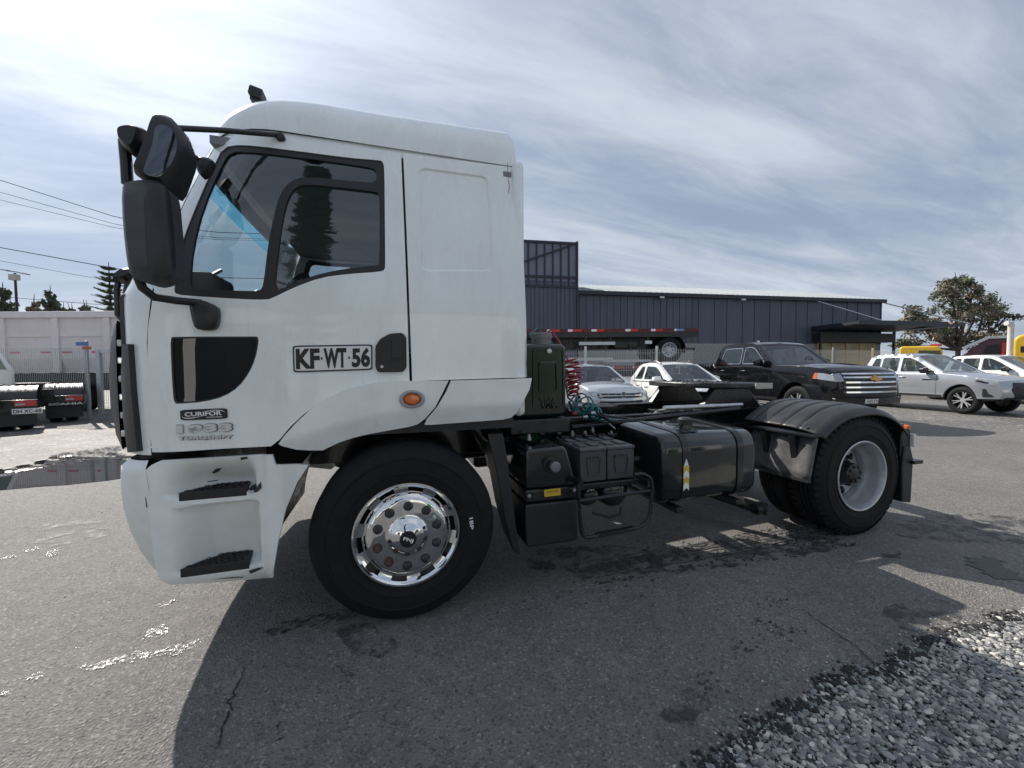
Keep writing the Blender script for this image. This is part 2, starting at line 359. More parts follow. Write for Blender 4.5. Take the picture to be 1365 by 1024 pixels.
# --- sleeper side with pressed panel
def S_sl(x, z):
    y = S(x, z)
    if False:
        # pressed rectangle, 8 mm deep with soft edge
        dx = min(x-press_in[0], press_in[1]-x); dz = min(z-press_in[2], press_in[3]-z); d = min(dx, dz)
        y += .020*min(1, max(0, (d+.010)/.020))
    if x > .66: y += .05-math.sqrt(max(.0025-min(.05, (x-.66)*.75)**2, 0))
    return y
pa = pxs([(557, 222), (651, 235), (658, 362), (561, 362)]); press_in = np.array([pa[0][0], pa[2][0], pa[2][1], pa[0][1]])
prs = resample(rcorner(pa, .05, 6), .03)
sl_out = pxs([(549.5, 508), (706, 503), (703, 420), (697, 320), (690.5, 224), (676, 222), (537.5, 204.5), (544, 360)])
for far in (False, True):
    sl = skin('sleeper_side', sl_out, [prs], WHITE, truck, .03, .03, f=S_sl, far=far, smooth=50)
    fy_ = (lambda y: WD-y) if far else (lambda y: y); cen = np.mean(prs, axis=0)
    def shr(p, d): v = p-cen; return p-v/np.linalg.norm(v)*d
    rings = [[(p[0], fy_(S_sl(*p)+q), p[1]) for p in (shr(p_, d) for p_ in prs)] for d, q in ((0., 0.), (.004, .001), (.008, .006), (.013, .009))]; nR = len(prs)
    MB().add([v for r in rings for v in r], [(i*nR+j, i*nR+(j+1) % nR, (i+1)*nR+(j+1) % nR, (i+1)*nR+j) for i in range(3) for j in range(nR)]).build('pressing_edge', WHITE, sl, 60)
    sheet([shr(p, .013) for p in prs], [], .05, lambda x, z: (x, fy_(S_sl(x, z)+.009), z)).build('pressed_panel', WHITE, sl, 60)
rust = mat('rust_streak', (.28, .24, .20), .8)
sheet(pxs([(676, 212), (676.7, 212), (677, 234), (679.5, 249), (678, 258), (677.4, 257), (678.6, 248), (676.2, 234)]), [], .02, lambda x, z: (x, S_sl(x, z)-.002, z)).build('rust_streak', rust, sl)
# --- roof
def roofh(x):
    if x > -.40: return .40+.035*max(0, (x+.1)/.8)
    return .40*math.sqrt(max(0, 1-((-.40-x)/.62)**2))
xs_ = list(np.linspace(-1.019, -.85, 14)**1)+list(np.linspace(-.8, .60, 22))+[.63, .65, .66, .67, .68, .688, .694, .698]
def roofpt(i, t):
    x = xs_[i]; y0 = S(x, 2.684) if x < .6 else S(.6, 2.684)+(.04-math.sqrt(max(0, .0016-((x-.66) if x > .66 else 0)**2)))
    h = roofh(x)*(1 if x < .66 else 1-.3*(1-math.sqrt(max(.0, 1-((x-.66)/.038)**2))))
    e = 2*t-1; s = math.copysign(abs(e)**1.0, e); k = 1-abs(s); yy = y0+(YC-y0)*(k**1.7); y = yy if e < 0 else WD-yy
    tt = k**1.7; z = 2.684+h*(1-(1-tt)**3.0)**(1/2.6)
    return (x, y, z)
mb = MB(); nv = 44
mb.add([roofpt(i, j/nv) for i in range(len(xs_)) for j in range(nv+1)], [(i*(nv+1)+j, i*(nv+1)+j+1, (i+1)*(nv+1)+j+1, (i+1)*(nv+1)+j) for i in range(len(xs_)-1) for j in range(nv)])
roof = mb.build('roof', WHITE, truck, smooth=60)
mb = MB().bar(PX(341, 138, .38), PX(345, 128, .38), .05, .06); mb.bar(PX(334, 124, .38), PX(352, 131, .38), .09, .05); mb.build('roof_lamp', BLACKP, roof, bevel=.008)
for far in (False, True): skin('roof_gutter', pxs([(288, 200), (300, 191), (318, 186), (345, 186), (382, 189), (460, 199), (534, 209), (676, 226), (690, 228), (690, 217), (676, 216), (534, 196), (460, 187), (382, 176), (345, 172), (318, 172), (298, 178), (282, 192)]), [], WHITE, truck, .03, .02, far=far, o=.014)
# back wall, floor, headliner
MB().box((.655, .03, 1.15), (.725, WD-.03, 2.70)).build('back_wall', WHITE, truck, bevel=.03)
cabin = MB().box((-1.25, .06, 1.08), (.65, WD-.06, 1.14)).build('cab_floor', INTD, truck)
mb = MB().box((.60, .07, 1.14), (.65, WD-.07, 2.64)).build('rear_trim', INTG, cabin)
mb = MB().box((-.93, .14, 2.60), (.60, WD-.14, 2.64)).build('headliner', INTG, cabin)
for s in (0, 1):  # trims behind sleeper sides
    y = .15 if not s else WD-.16
    MB().box((.06, y, 1.14), (.60, y+.012, 2.6)).build('side_trim', INTD, cabin)
# front face below the screen
def FX(y, z, o=0.): return xf(z)+.03*((y-YC)/1.0)**2-.03-o
fr_out = [(.37, 1.05), (WD-.37, 1.05), (WD-.37, 1.84), (.37, 1.84)]
sheet(fr_out, [], .12, lambda y, z: (FX(y, z), y, z), lambda y, z: (FX(y, z)+.04, y, z)).build('front_panel', WHITE, truck)
ws = [(.36, 1.84), (WD-.36, 1.84), (WD-.375, 2.64), (.375, 2.64)]
ws_in = rcorner([(.42, 1.90), (WD-.42, 1.90), (WD-.44, 2.575), (.44, 2.575)], .06)
wsf = sheet(ws, [ws_in], .1, lambda y, z: (FX(y, z), y, z), lambda y, z: (FX(y, z)+.03, y, z)).build('windscreen_frame', SEAL, truck)
wsl = rcorner([(.42, 1.90), (WD-.42, 1.90), (WD-.435, 2.485), (.435, 2.485)], .01); wst = [(.435, 2.487), (WD-.435, 2.487), (WD-.44, 2.575), (.44, 2.575)]
sheet(wsl, [], .12, lambda y, z: (FX(y, z)+.012, y, z)).build('windscreen', SCREEN, wsf)
sheet(wst, [], .12, lambda y, z: (FX(y, z)+.012, y, z)).build('sun_band', CYANGL, wsf)
hdr = [(.375, 2.64), (WD-.375, 2.64), (WD-.38, 2.69), (.38, 2.69)]
sheet(hdr, [], .1, lambda y, z: (FX(y, z), y, z), lambda y, z: (FX(y, z)+.03, y, z)).build('screen_header', WHITE, truck)
# wipers
for y0 in (.7, 1.5):
    MB().bar((FX(y0, 1.86)-.03, y0, 1.86), (FX(y0+.5, 2.2)-.03, y0+.55, 2.2), .02, .02).build('wiper', SEAL, wsf)
# --- grille: black bowed shell with bright slat ends
gp = [(.0, 1.70), (-.06, 1.68), (-.115, 1.58), (-.145, 1.42), (-.14, 1.26), (-.10, 1.12), (-.04, 1.055), (.0, 1.05)]
def gfn(a, b):
    k = b*(len(gp)-1); i = min(int(k), len(gp)-2); q = k-i; dx = gp[i][0]*(1-q)+gp[i+1][0]*q; z = gp[i][1]*(1-q)+gp[i+1][1]*q
    y = .21+a*(WD-.42); e = min(1, min(a, 1-a)/.08)**.6; return (FX(y, z)-.012+dx*.62*(.12+.88*e)+.03*(1-e), y, z)
grille = MB().grid(gfn, 40, 21).build('grille', BLACKP, truck, smooth=60)
for i, z in enumerate((1.585, 1.50, 1.41, 1.32, 1.23, 1.14)):
    MB().box((-1.352, .150, z-.018), (-1.326, .22, z+.014)).build('grille_slat', CHROME if i % 2 else STEEL, grille, bevel=.006)
sheet(pxs([(170, 460), (178, 459), (182, 520), (190, 601), (177, 602), (171, 560), (168, 500)]), [], .02, lambda x, z: (x-.012, S(x, z)-.02, z), lambda x, z: (x+.02, S(x, z)+.02, z)).build('grille_side', BLACKP, grille)
# --- bumper wrapped round the nose
bz = [(1.02, .035), (.985, .0), (.90, -.005), (.78, .0), (.66, .02), (.54, .055), (.44, .10), (.375, .17)]
seamx = PX(194, 640, .0)[0]
def bpath(t):
    # plan path from near seam round the corner to the middle
    if t < .12: return np.array([seamx+.0-(t/.12)*.02, -.005]), np.array([0., -1.])
    if t < .55:
        a = .33+(t-.12)/.43*(math.pi/2-.33); R = .22; cx, cy = seamx+.051, .203
        return np.array([cx-R*math.sin(a), cy-R*math.cos(a)]), np.array([-math.sin(a), -math.cos(a)])
    k = (t-.55)/.45; return np.array([seamx+.051-.22-.09*math.sin(k*math.pi/2), .203+k*(YC-.203)]), np.array([-1., 0.])
def bfn(a, b):
    t = 2*a if a <= .5 else 2-2*a; p, n = bpath(t); k = b*(len(bz)-1); i = min(int(k), len(bz)-2); q = k-i
    z = bz[i][0]*(1-q)+bz[i+1][0]*q; ins = bz[i][1]*(1-q)+bz[i+1][1]*q; xsh = .055*(1-b)**0*b  # seam leans back towards the ground
    lean = (0.115*(1.02-z)**1.0) if t < .12 else .115*(1.02-z)*max(0, 1-(t-.12)/.3)
    x, y = p-n*ins+np.array([lean, 0]); return (x, y if a <= .5 else WD-y, z)
bumper = MB().grid(bfn, 90, 21).build('front_bumper', WHITE2, truck, smooth=60)
MB().grid(lambda a, b: (lambda p: (p[0]+.02+b*(.25), p[1]+(.03 if a <= .5 else -.03), 1.018))(bfn(.04+a*.92, 0.)), 60, 2).build('bumper_top', SATINB, bumper)
MB().box((-1.27, .25, .62), (-1.10, WD-.25, .98)).build('crossmember', SATINB, truck)
lampm = mat('headlamp_lens', (.6, .64, .68), .08, .3, coat=1)
for s in (0, 1):
    y = .30 if not s else WD-.30; MB().box((seamx-.225, min(y, y+(.35 if not s else -.35)), .74), (seamx-.18, max(y, y+(.35 if not s else -.35)), .90)).build('headlamp', lampm, bumper, bevel=.02)
# --- step panel: concave body with two treads
st_out = [PX(u, v, .0)[[0, 2]] for u, v in [(194, 627), (204, 619), (216, 613.5), (300, 608.5), (366, 604), (370, 617), (411, 620.5), (396, 643), (383, 676), (374, 716), (368, 752), (364, 771), (354, 777), (227, 779), (215, 771), (206, 740), (200, 690)]]
def zy(u, v, y=.1): return PX(u, v, y)
t1 = PX(239, 666, .02); t1r = PX(328, 660, .02); t2 = PX(238, 768, .02); t2r = PX(330, 764, .02)
Z1, Z2 = float(t1[2]+t1r[2])/2+.02, float(t2[2]+t2r[2])/2+.038
XA, XB = float(PX(228, 700, 0)[0]), float(PX(344, 700, 0)[0])
sm = lambda t: (lambda q: q*q*(3-2*q))(min(1, max(0, t)))
def Sst(x, z):
    y = -.015; ex = sm((x-XA+.01)/.16)*sm((XB+.02-x)/.05)
    if z > Z1: k = sm((z-Z1)/.012)*sm((1.03-z)/.16); y += .12*k*sm((x-XA+.03)/.14)*sm((XB+.01-x)/.05)
    elif z > Z2: k = sm((z-Z2)/.012)*sm((Z1-.045-z)/.02); k = k*(.72+.28*sm((Z1-.05-z)/.25)); y += .13*k*ex
    if x > XB+.02: y += -.03*sm((x-XB-.02)/.05)+.05*sm((x-XB-.10)/.1)
    if z < .46: y += .10*((.46-z)/.1)**2*.6
    y += .04*sm((seamx+.05-x)/.06)*.3
    return y
for far in (False, True):
    sp = skin('step_panel', st_out, [], WHITE2, truck, .0125, .02, f=Sst, far=far, smooth=40)
    for (ua, ub, zt) in ((240, 331, Z1), (238, 331, Z2)):
        xa, xb = PX(ua, 660, 0)[0], PX(ub, 660, 0)[0]
        q = [(xa, -.016), (xb, -.016), (xb-.02, .112), (xa+.13, .112), (xa+.05, .05)]
        tr = MB().prism(q, lambda x, y: (x, WD-y if far else y, zt-.018), lambda x, y: (x, WD-y if far else y, zt+.026)).build('step_tread', GRIP, sp, bevel=.004)
        if not far:
            hx = MB()
            for i in range(14):
                for j in range(4):
                    cx, cy = xa+.03+i*.028+(j % 2)*.014, .0+j*.034
                    if cx > xb-.03 or cx < xa+.02+max(0, cy)*.85: continue
                    hx.lathe([(.0135, 0), (.0135, .003), (.0115, .003), (.0115, 0)], (cx, cy, zt+.026), 'z', 6)
            tag(hx.build('tread_pattern', SATINB, tr), kind='stuff')
def scuff(pts, o=.004, f=Sst, m=DIRT, par=None): sheet(pts, [], .02, lambda x, z: (x, f(x, z)-o, z)).build('scuff_mark', m, par)
for P_ in ([(282, 630), (288, 625), (296, 624), (291, 629), (284, 632)], [(321, 610), (330, 608.5), (331, 611), (322, 613)], [(330, 655), (332, 648), (345, 646), (348, 642), (349, 650), (343, 656), (331, 657)], [(332, 760), (345, 756), (352, 755.5), (346, 759), (335, 764)], [(282, 771.5), (310, 768.5), (325, 768), (325, 769), (300, 770.5)], [(194, 660), (195.2, 660), (197.2, 676), (195.6, 676)], [(276, 642), (290, 640), (290, 641.2), (276, 643)]):
    scuff([PX(u, v, Sst(*PX(u, v, .02)[[0, 2]]))[[0, 2]] for u, v in P_], par=sp if False else None or bpy.data.objects['step_panel'])
# --- flare over the wheel (two pieces) and side lamp
def Sfl(x, z):
    s_ = -.055; zc = 1.20+.0*x
    return s_+(.10*max(0, z-1.24) if z > 1.24 else .42*(1.24-z))
def Sfl1(x, z):
    r = math.hypot(x-.03, (z-.52)*1.0); k = r-.62
    zz = np.interp(x, [-.7, -.45, -.2, 0, .3], [1.06, 1.13, 1.20, 1.225, 1.235]); y = -.055+(.06*max(0, z-zz) if z > zz else .40*(zz-z))
    return y
fl1 = pxs([(371, 592), (380, 580), (395, 563.5), (412, 547.5), (432, 533), (452, 524), (473, 516.5), (495, 512), (514, 509.5), (546, 508), (598, 507.6), (590, 524), (580, 543), (566, 559), (556, 566), (546, 569), (493, 578.5), (470, 584), (452, 590), (430, 600.5), (412, 600.5), (395, 599.5), (375, 594.5)], Sfl1)
fl2 = pxs([(601.5, 507.6), (655, 506), (709, 504.3), (706, 519), (697, 536), (688, 551), (681, 557), (670, 559.5), (575, 566.5), (566, 566.5), (569, 559), (584, 541), (594, 524)], Sfl1)
for far in (False, True):
    f1 = skin('wheel_flare', fl1, [], WHITE2, truck, .02, .03, f=Sfl1, far=far, smooth=28)
    f2 = skin('wheel_flare', fl2, [], WHITE2, truck, .02, .03, f=Sfl1, far=far, smooth=28)
    skin('wheel_arch_liner', pxs([(371, 592), (394, 562.5), (431, 532), (472, 515), (513, 508), (513, 512), (473, 520), (433, 537), (397, 568), (377, 592)]), [], SEAL, truck, .04, .02, f=lambda x, z: .0, far=far)
lp = PX(549.5, 532.5, -.06); mb = MB().lathe([(.0, -.02), (.03, -.018), (.042, -.006), (.045, .01)], (0, 0, 0), 'y', 24)
mb.xf(lambda x, y, z: (lp[0]+x*1.05, -.062+y, lp[2]+z*.72)).build('side_marker_lamp', AMBER, truck)
MB().lathe([(.045, -.006), (.055, -.012), (.064, -.006), (.068, .02)], (0, 0, 0), 'y', 28).xf(lambda x, y, z: (lp[0]+x*1.05, -.062+y, lp[2]+z*.76)).build('lamp_bezel', mat('grey_bezel', (.32, .33, .34), .4), truck)
# --- handle
hp = pxs(rcorner([(500.5, 462), (507, 452), (520, 445), (536, 444), (541.5, 450), (542, 490), (537, 496), (504, 496.5), (500.5, 490)], 3))
hd = skin('door_handle', hp, [], BLACKP, door, .03, .012, o=-.014)
skin('handle_cup', pxs(rcorner([(505, 466), (511, 456), (521, 450), (537, 449), (538, 478), (530, 483), (505, 484)], 3)), [], SEAL, hd, .03, .004, o=-.0165)
skin('handle_grip', pxs(rcorner([(522, 451), (536, 450), (537, 476), (523, 478)], 3)), [], BLACKP, hd, .03, .012, o=-.027)
lk = onS(509, 489); MB().lathe([(0, -.004), (.008, -.003), (.009, .004)], (lk[0], S(*lk)-.016, lk[1]), 'y', 14).build('lock', STEEL, hd)
# --- plate on the door
def quad(corners, f=S, o=.004):
    c = pxs(corners, f)
    def fn(a, b, d=0.):
        p = (1-b)*((1-a)*c[3]+a*c[2])+b*((1-a)*c[0]+a*c[1]); return (p[0], f(p[0], p[1])-o-d, p[1])
    return fn
pq = quad([(390.5, 461), (496.4, 459.2), (496.6, 493.2), (391.5, 496.7)])
PLW = mat('plate_white', (.72, .73, .71), .45); PLB = mat('plate_black', (.012, .012, .012), .5)
def qsheet(fn, name, m, parent, outl=None, step=.12, th=.002):
    outl = outl or [(0, 0), (1, 0), (1, 1), (0, 1)]
    return sheet(outl, [], step, lambda a, b: fn(a, b, th), lambda a, b: fn(a, b, -.003)).build(name, m, parent)
rr = rcorner([(0, 0), (1, 0), (1, 1), (0, 1)], .07); ri = rcorner([(.018, .055), (.982, .055), (.982, .945), (.018, .945)], .06)
plate = qsheet(pq, 'number_plate', PLB, door, rr, .2); qsheet(pq, 'plate_face', PLW, plate, ri, .2, .0035)
for s_, a0, a1 in (('KF', .035, .325), ('WT', .375, .66), ('56', .73, .97)):
    text_mesh(s_, lambda a, b, d, a0=a0, a1=a1: pq(a0+a*(a1-a0), .12+b*.76, .004+d), .002, 'lettering', PLB, plate, .042, 1.0)
for cx in (.35, .695): qsheet(lambda a, b, d: pq(cx-.012+a*.024, .45+b*.1, d), 'dot', PLB, plate, [(.5+.5*math.cos(t), .5+.5*math.sin(t)) for t in np.linspace(0, 6.28, 13)[:-1]], .5, .0055)
# --- badges
bq = quad([(240.5, 546.5), (303, 544), (304, 558), (241.5, 560.5)])
badge = qsheet(bq, 'dealer_badge', mat('badge_black', (.012, .012, .014), .35), door, rcorner([(0, 0), (1, 0), (1, 1), (0, 1)], .16), .2)
SILV = mat('badge_silver', (.62, .64, .66), .3, .6); BW = mat('badge_white', (.8, .8, .8), .4)
text_mesh('CURIFOR', lambda a, b, d: bq(.10+a*.78, .36+b*.40, .003+d), .0015, 'lettering', BW, badge, .02)
text_mesh('CAMIONES', lambda a, b, d: bq(.55+a*.34, .16+b*.10, .003+d), .001, 'lettering', BW, badge, .01)
def swoosh(p0, p1, p2, w):
    c_ = [(1-t)**2*np.array(p0)+2*t*(1-t)*np.array(p1)+t*t*np.array(p2) for t in np.linspace(0, 1, 14)]
    out = [p+np.array([0, w*math.sin(math.pi*i/13)]) for i, p in enumerate(c_)]+[p-np.array([0, w*math.sin(math.pi*i/13)]) for i, p in reversed(list(enumerate(c_)))][1:-1]
    return out
for q in (swoosh((.04, .42), (.05, -.02), (.52, .38), .035), swoosh((.50, .80), (.92, .95), (.95, .62), .03)): qsheet(bq, 'swoosh', BW, badge, q, .5, .004)
nq = quad([(236, 566.5), (310.5, 563.5), (310.5, 574.8), (236.5, 578)])
text_mesh('1933', lambda a, b, d: nq(-.004+a*1.015, -.06+b*1.09, d-.003), .004, 'number_outline', DIRT, door, .07, 1.12)  # dark outline copy beneath the silver digits
text_mesh('1933', lambda a, b, d: nq(a, b, d), .008, 'model_number', SILV, door, .07, 1.12)
tq = quad([(238.5, 581.5), (310.5, 579.5), (310.5, 584.5), (239, 587)])
text_mesh('TORQSHIFT', lambda a, b, d: tq(.004+a*1.0, -.16+b*1.12, d-.003), .004, 'lettering_underlay', DIRT, door, .05, 1.05)  # dark copy set slightly lower beneath the silver letters
text_mesh('TORQSHIFT', lambda a, b, d: tq(a, b, d), .004, 'model_lettering', SILV, door, .05, 1.05)
# --- mirrors
def blob(name, px, y0, y1, m, par, k=.82, lay=None, chk=1, ctr=None):
    o = [PX(u, v, y0+.2*(y1-y0))[[0, 2]] for u, v in px]; o = [np.array(p) for p in chaikin(o, chk)]; c = np.mean(o, axis=0); n = len(o)
    lay = lay or [(0., k*.8), (.08, k*.96), (.25, 1.), (.8, 1.), (.95, .95), (1., .8)]
    V = []; Fc = []
    for (t, s_) in lay: V += [(c[0]+(p[0]-c[0])*s_, y0+(y1-y0)*t, c[1]+(p[1]-c[1])*s_) for p in o]
    for i in range(len(lay)-1): Fc += [(i*n+j, i*n+(j+1) % n, (i+1)*n+(j+1) % n, (i+1)*n+j) for j in range(n)]
    Fc += [tuple(range(n))[::-1], tuple((len(lay)-1)*n+j for j in range(n))]
    return mesh(name, V, Fc, m, par, 40)
MIRG = mat('mirror_housing_plastic', (.045, .048, .055), .55, var=.15, vscale=20, bump=.12, bscale=500)
mir = blob('main_mirror', [(160, 250), (166, 241), (190, 238), (217, 240), (222, 255), (226, 300), (232, 355), (230, 368), (207, 378.5), (190, 376), (172, 368), (167, 345), (162, 300)], -.34, -.18, MIRG, truck)
blob('mirror_bezel', [(190, 243), (217, 244), (221, 258), (225, 300), (230, 354), (228, 366), (208, 375), (197, 366), (192, 310)], -.346, -.29, BLACKP, mir, .9)
wid = blob('wide_angle_mirror', [(205, 152), (212, 148.5), (232, 158), (240, 178), (244.5, 196), (240, 214), (224, 256), (216, 244), (190, 238), (176, 230), (180, 222), (196, 182)], -.33, -.15, BLACKP, truck, .9)
wq = [PX(u, v, -.335) for u, v in chaikin([(206, 165), (228, 168), (238, 190), (230, 218), (214, 238), (190, 232), (192, 222), (204, 190)], 2)]
cq = np.mean(wq, axis=0); mesh('mirror_glass', [cq+(0, -.012, 0)]+wq, [(0, i+1, (i+1) % len(wq)+1) for i in range(len(wq))], mat('dark_mirror_glass', (.10, .11, .13), .06, .9), wid)
blob('front_mirror', [(156, 176), (160, 170), (176, 167), (193, 170), (193, 180), (186, 204), (176, 207), (158, 190)], -.28, -.12, BLACKP, truck)
for q, w in (([PX(165.5, 188, -.2), PX(168, 215, -.2), PX(170, 246, -.2)], .02), ([PX(184, 370, -.25), PX(190, 384, -.24), PX(205, 396, -.2), PX(235, 401, -.1), PX(268, 404, -.04)], .017), ([PX(236, 171, -.2), PX(300, 174, -.06), PX(372, 180.5, .07)], .012), ([PX(241, 198, -.2), PX(262, 211, -.03)], .012)):
    MB().tube(q, w, 10).build('mirror_arm', SATINB, truck)

blob('mirror_bracket', [(250, 400), (268, 399), (288, 408), (291, 416), (289, 434), (283, 440), (264, 440), (257, 434)], -.07, .0, BLACKP, truck)
blob('mirror_bracket', [(258, 207), (284, 211), (282, 222), (270, 237), (262, 228)], -.01, .05, BLACKP, truck)
blob('mirror_bracket', [(367, 178), (374, 175), (380, 181), (379, 187), (369, 187)], .05, .09, BLACKP, truck)
# kerb mirror on the nose
mb = MB().tube([PX(160, 362, .44), PX(156, 385, .45), PX(157, 420, .45), PX(168, 432, .42), PX(180, 428, .40)], .014, 10).tube([PX(172, 375, .42), PX(171, 425, .42)], .012, 8)
mb.build('kerb_mirror_arm', SATINB, truck)
blob('kerb_mirror', [(146, 375), (158, 360), (172, 356), (182, 364), (172, 370), (160, 373)], .36, .50, BLACKP, truck)
blob('kerb_mirror', [(164, 372), (176, 370), (174, 415), (166, 418)], .40, .48, MIRG, truck)
blob('wiper_motor_cover', [(160, 405), (176, 400), (186, 380), (192, 385), (190, 420), (178, 432), (162, 418)], .36, .50, BLACKP, truck)
# --- cab interior
da = MB().prism([(-1.33, 1.14), (-.86, 1.14), (-.86, 1.55), (-.93, 1.72), (-1.02, 1.80), (-1.33, 1.83)], lambda x, z: (x, .12, z), lambda x, z: (x, WD-.12, z)).build('dashboard', INTD, cabin, bevel=.03)
MB().box((-1.14, .30, 1.80), (-.99, .62, 1.99)).build('instrument_binnacle', INTD, da, bevel=.03)
MB().box((-1.2, 1.55, 1.82), (-1.05, 2.0, 2.02)).build('dash_storage', INTG, da, bevel=.02)
MB().box((-.98, 1.0, 1.80), (-.90, 1.35, 1.93)).build('dash_monitor', INTD, da, bevel=.02)
MB().box((-1.1, 1.5, 1.815), (-.95, 1.85, 1.86)).build('dash_papers', mat('paper', (.7, .72, .7), .7), da)
swc = np.array([-.70, .62, 1.86]); mb = MB()
ring = [swc+.23*np.array([math.cos(t)*.5, math.sin(t), math.cos(t)*.87]) for t in np.linspace(0, 2*math.pi, 30)]
mb.tube(ring, .016, 8, False); mb.tube([swc+(-.2, 0, -.28), swc+(-.03, 0, -.05)], .035, 8)
for t in (.5, 2.6, 4.7): mb.bar(swc+(-.02, 0, -.03), swc+.22*np.array([math.cos(t)*.5, math.sin(t), math.cos(t)*.87]), .03, .02)
mb.build('steering_wheel', INTD, cabin)
for y in (.62, 1.84):
    stt = MB().box((-.40, y-.24, 1.14), (.12, y+.24, 1.55)).build('seat', INTD, cabin, bevel=.05)
    MB().prism([(.0, 1.5), (.14, 1.5), (.26, 2.15), (.12, 2.17)], lambda x, z: (x, y-.22, z), lambda x, z: (x, y+.22, z)).build('seat_back', INTG, stt, bevel=.05)
    MB().box((.14, y-.13, 2.16), (.24, y+.13, 2.36)).build('head_rest', INTG, stt, bevel=.04)
mb = MB().tube([(-.8, .35, 1.82), (-.72, .34, 1.84), (-.66, .34, 1.83)], .014, 8).lathe([(0, -.02), (.02, -.02), (.02, .02), (0, .02)], (-.64, .34, 1.83), 'x', 10); mb.build('stalk', INTD, cabin)

# --- front wheels
R = .515; RIM = .297
def tyre(name, par, x, y0, y1, tread=0, out=-1):
    w = y1-y0; c = (x, 0, R); pr = [(RIM-.02, y0+.03), (RIM, y0+.012), (RIM+.02, y0+.004), (RIM+.05, y0-.005), (RIM+.053, y0-.009), (RIM+.058, y0-.009), (RIM+.061, y0-.006), (RIM+.10, y0-.008), (RIM+.125, y0-.006), (RIM+.128, y0-.010), (RIM+.133, y0-.010), (RIM+.136, y0-.004), (RIM+.185, y0+.016), (R-.012, y0+.035), (R, y0+.055)]
    pr += [(R, y0+.09), (R-.012, y0+.092), (R-.012, y0+.104), (R, y0+.106), (R, y0+w/2-.007), (R-.012, y0+w/2-.005), (R-.012, y0+w/2+.005), (R, y0+w/2+.007), (R, y1-.106), (R-.012, y1-.104), (R-.012, y1-.092), (R, y1-.09)] + [(a, y0+y1-b) for a, b in pr[::-1]]
    t = MB().lathe(pr, c, 'y', 96).build(name, RUBBER, par, smooth=30)
    if tread:
        mb = MB()
        for k in range(tread):
            for (ya, yb, off) in ((y0+.012, y0+.085, 0.), (y1-.085, y1-.012, .5)):
                a = (k+off)*2*math.pi/tread; da = .62*math.pi/tread; vs = []
                for (rr_, yy) in ((R-.028, ya), (R+.008, ya+.022), (R+.008, yb), (R-.012, yb)):
                    for s_ in (-1, 1): vs.append((x+rr_*math.cos(a+s_*da), yy, R+rr_*math.sin(a+s_*da)))
                mb.add(vs, [(0, 1, 3, 2), (2, 3, 5, 4), (4, 5, 7, 6), (0, 2, 4, 6), (1, 7, 5, 3)])
        tag(mb.build('tread_lug', RUBBER, t, smooth=0), kind='stuff')
    return t
def raised(s_, par, x, y, r, a_mid, size, m=RUBBER, name='sidewall_lettering', span=None):
    span = span or size*len(s_)*.8/r
    return text_mesh(s_, lambda a, b, d: (x+(r+b*size)*math.cos(a_mid+span/2-a*span), y-d, R+(r+b*size)*math.sin(a_mid+span/2-a*span)), .004, name, m, par, .02)
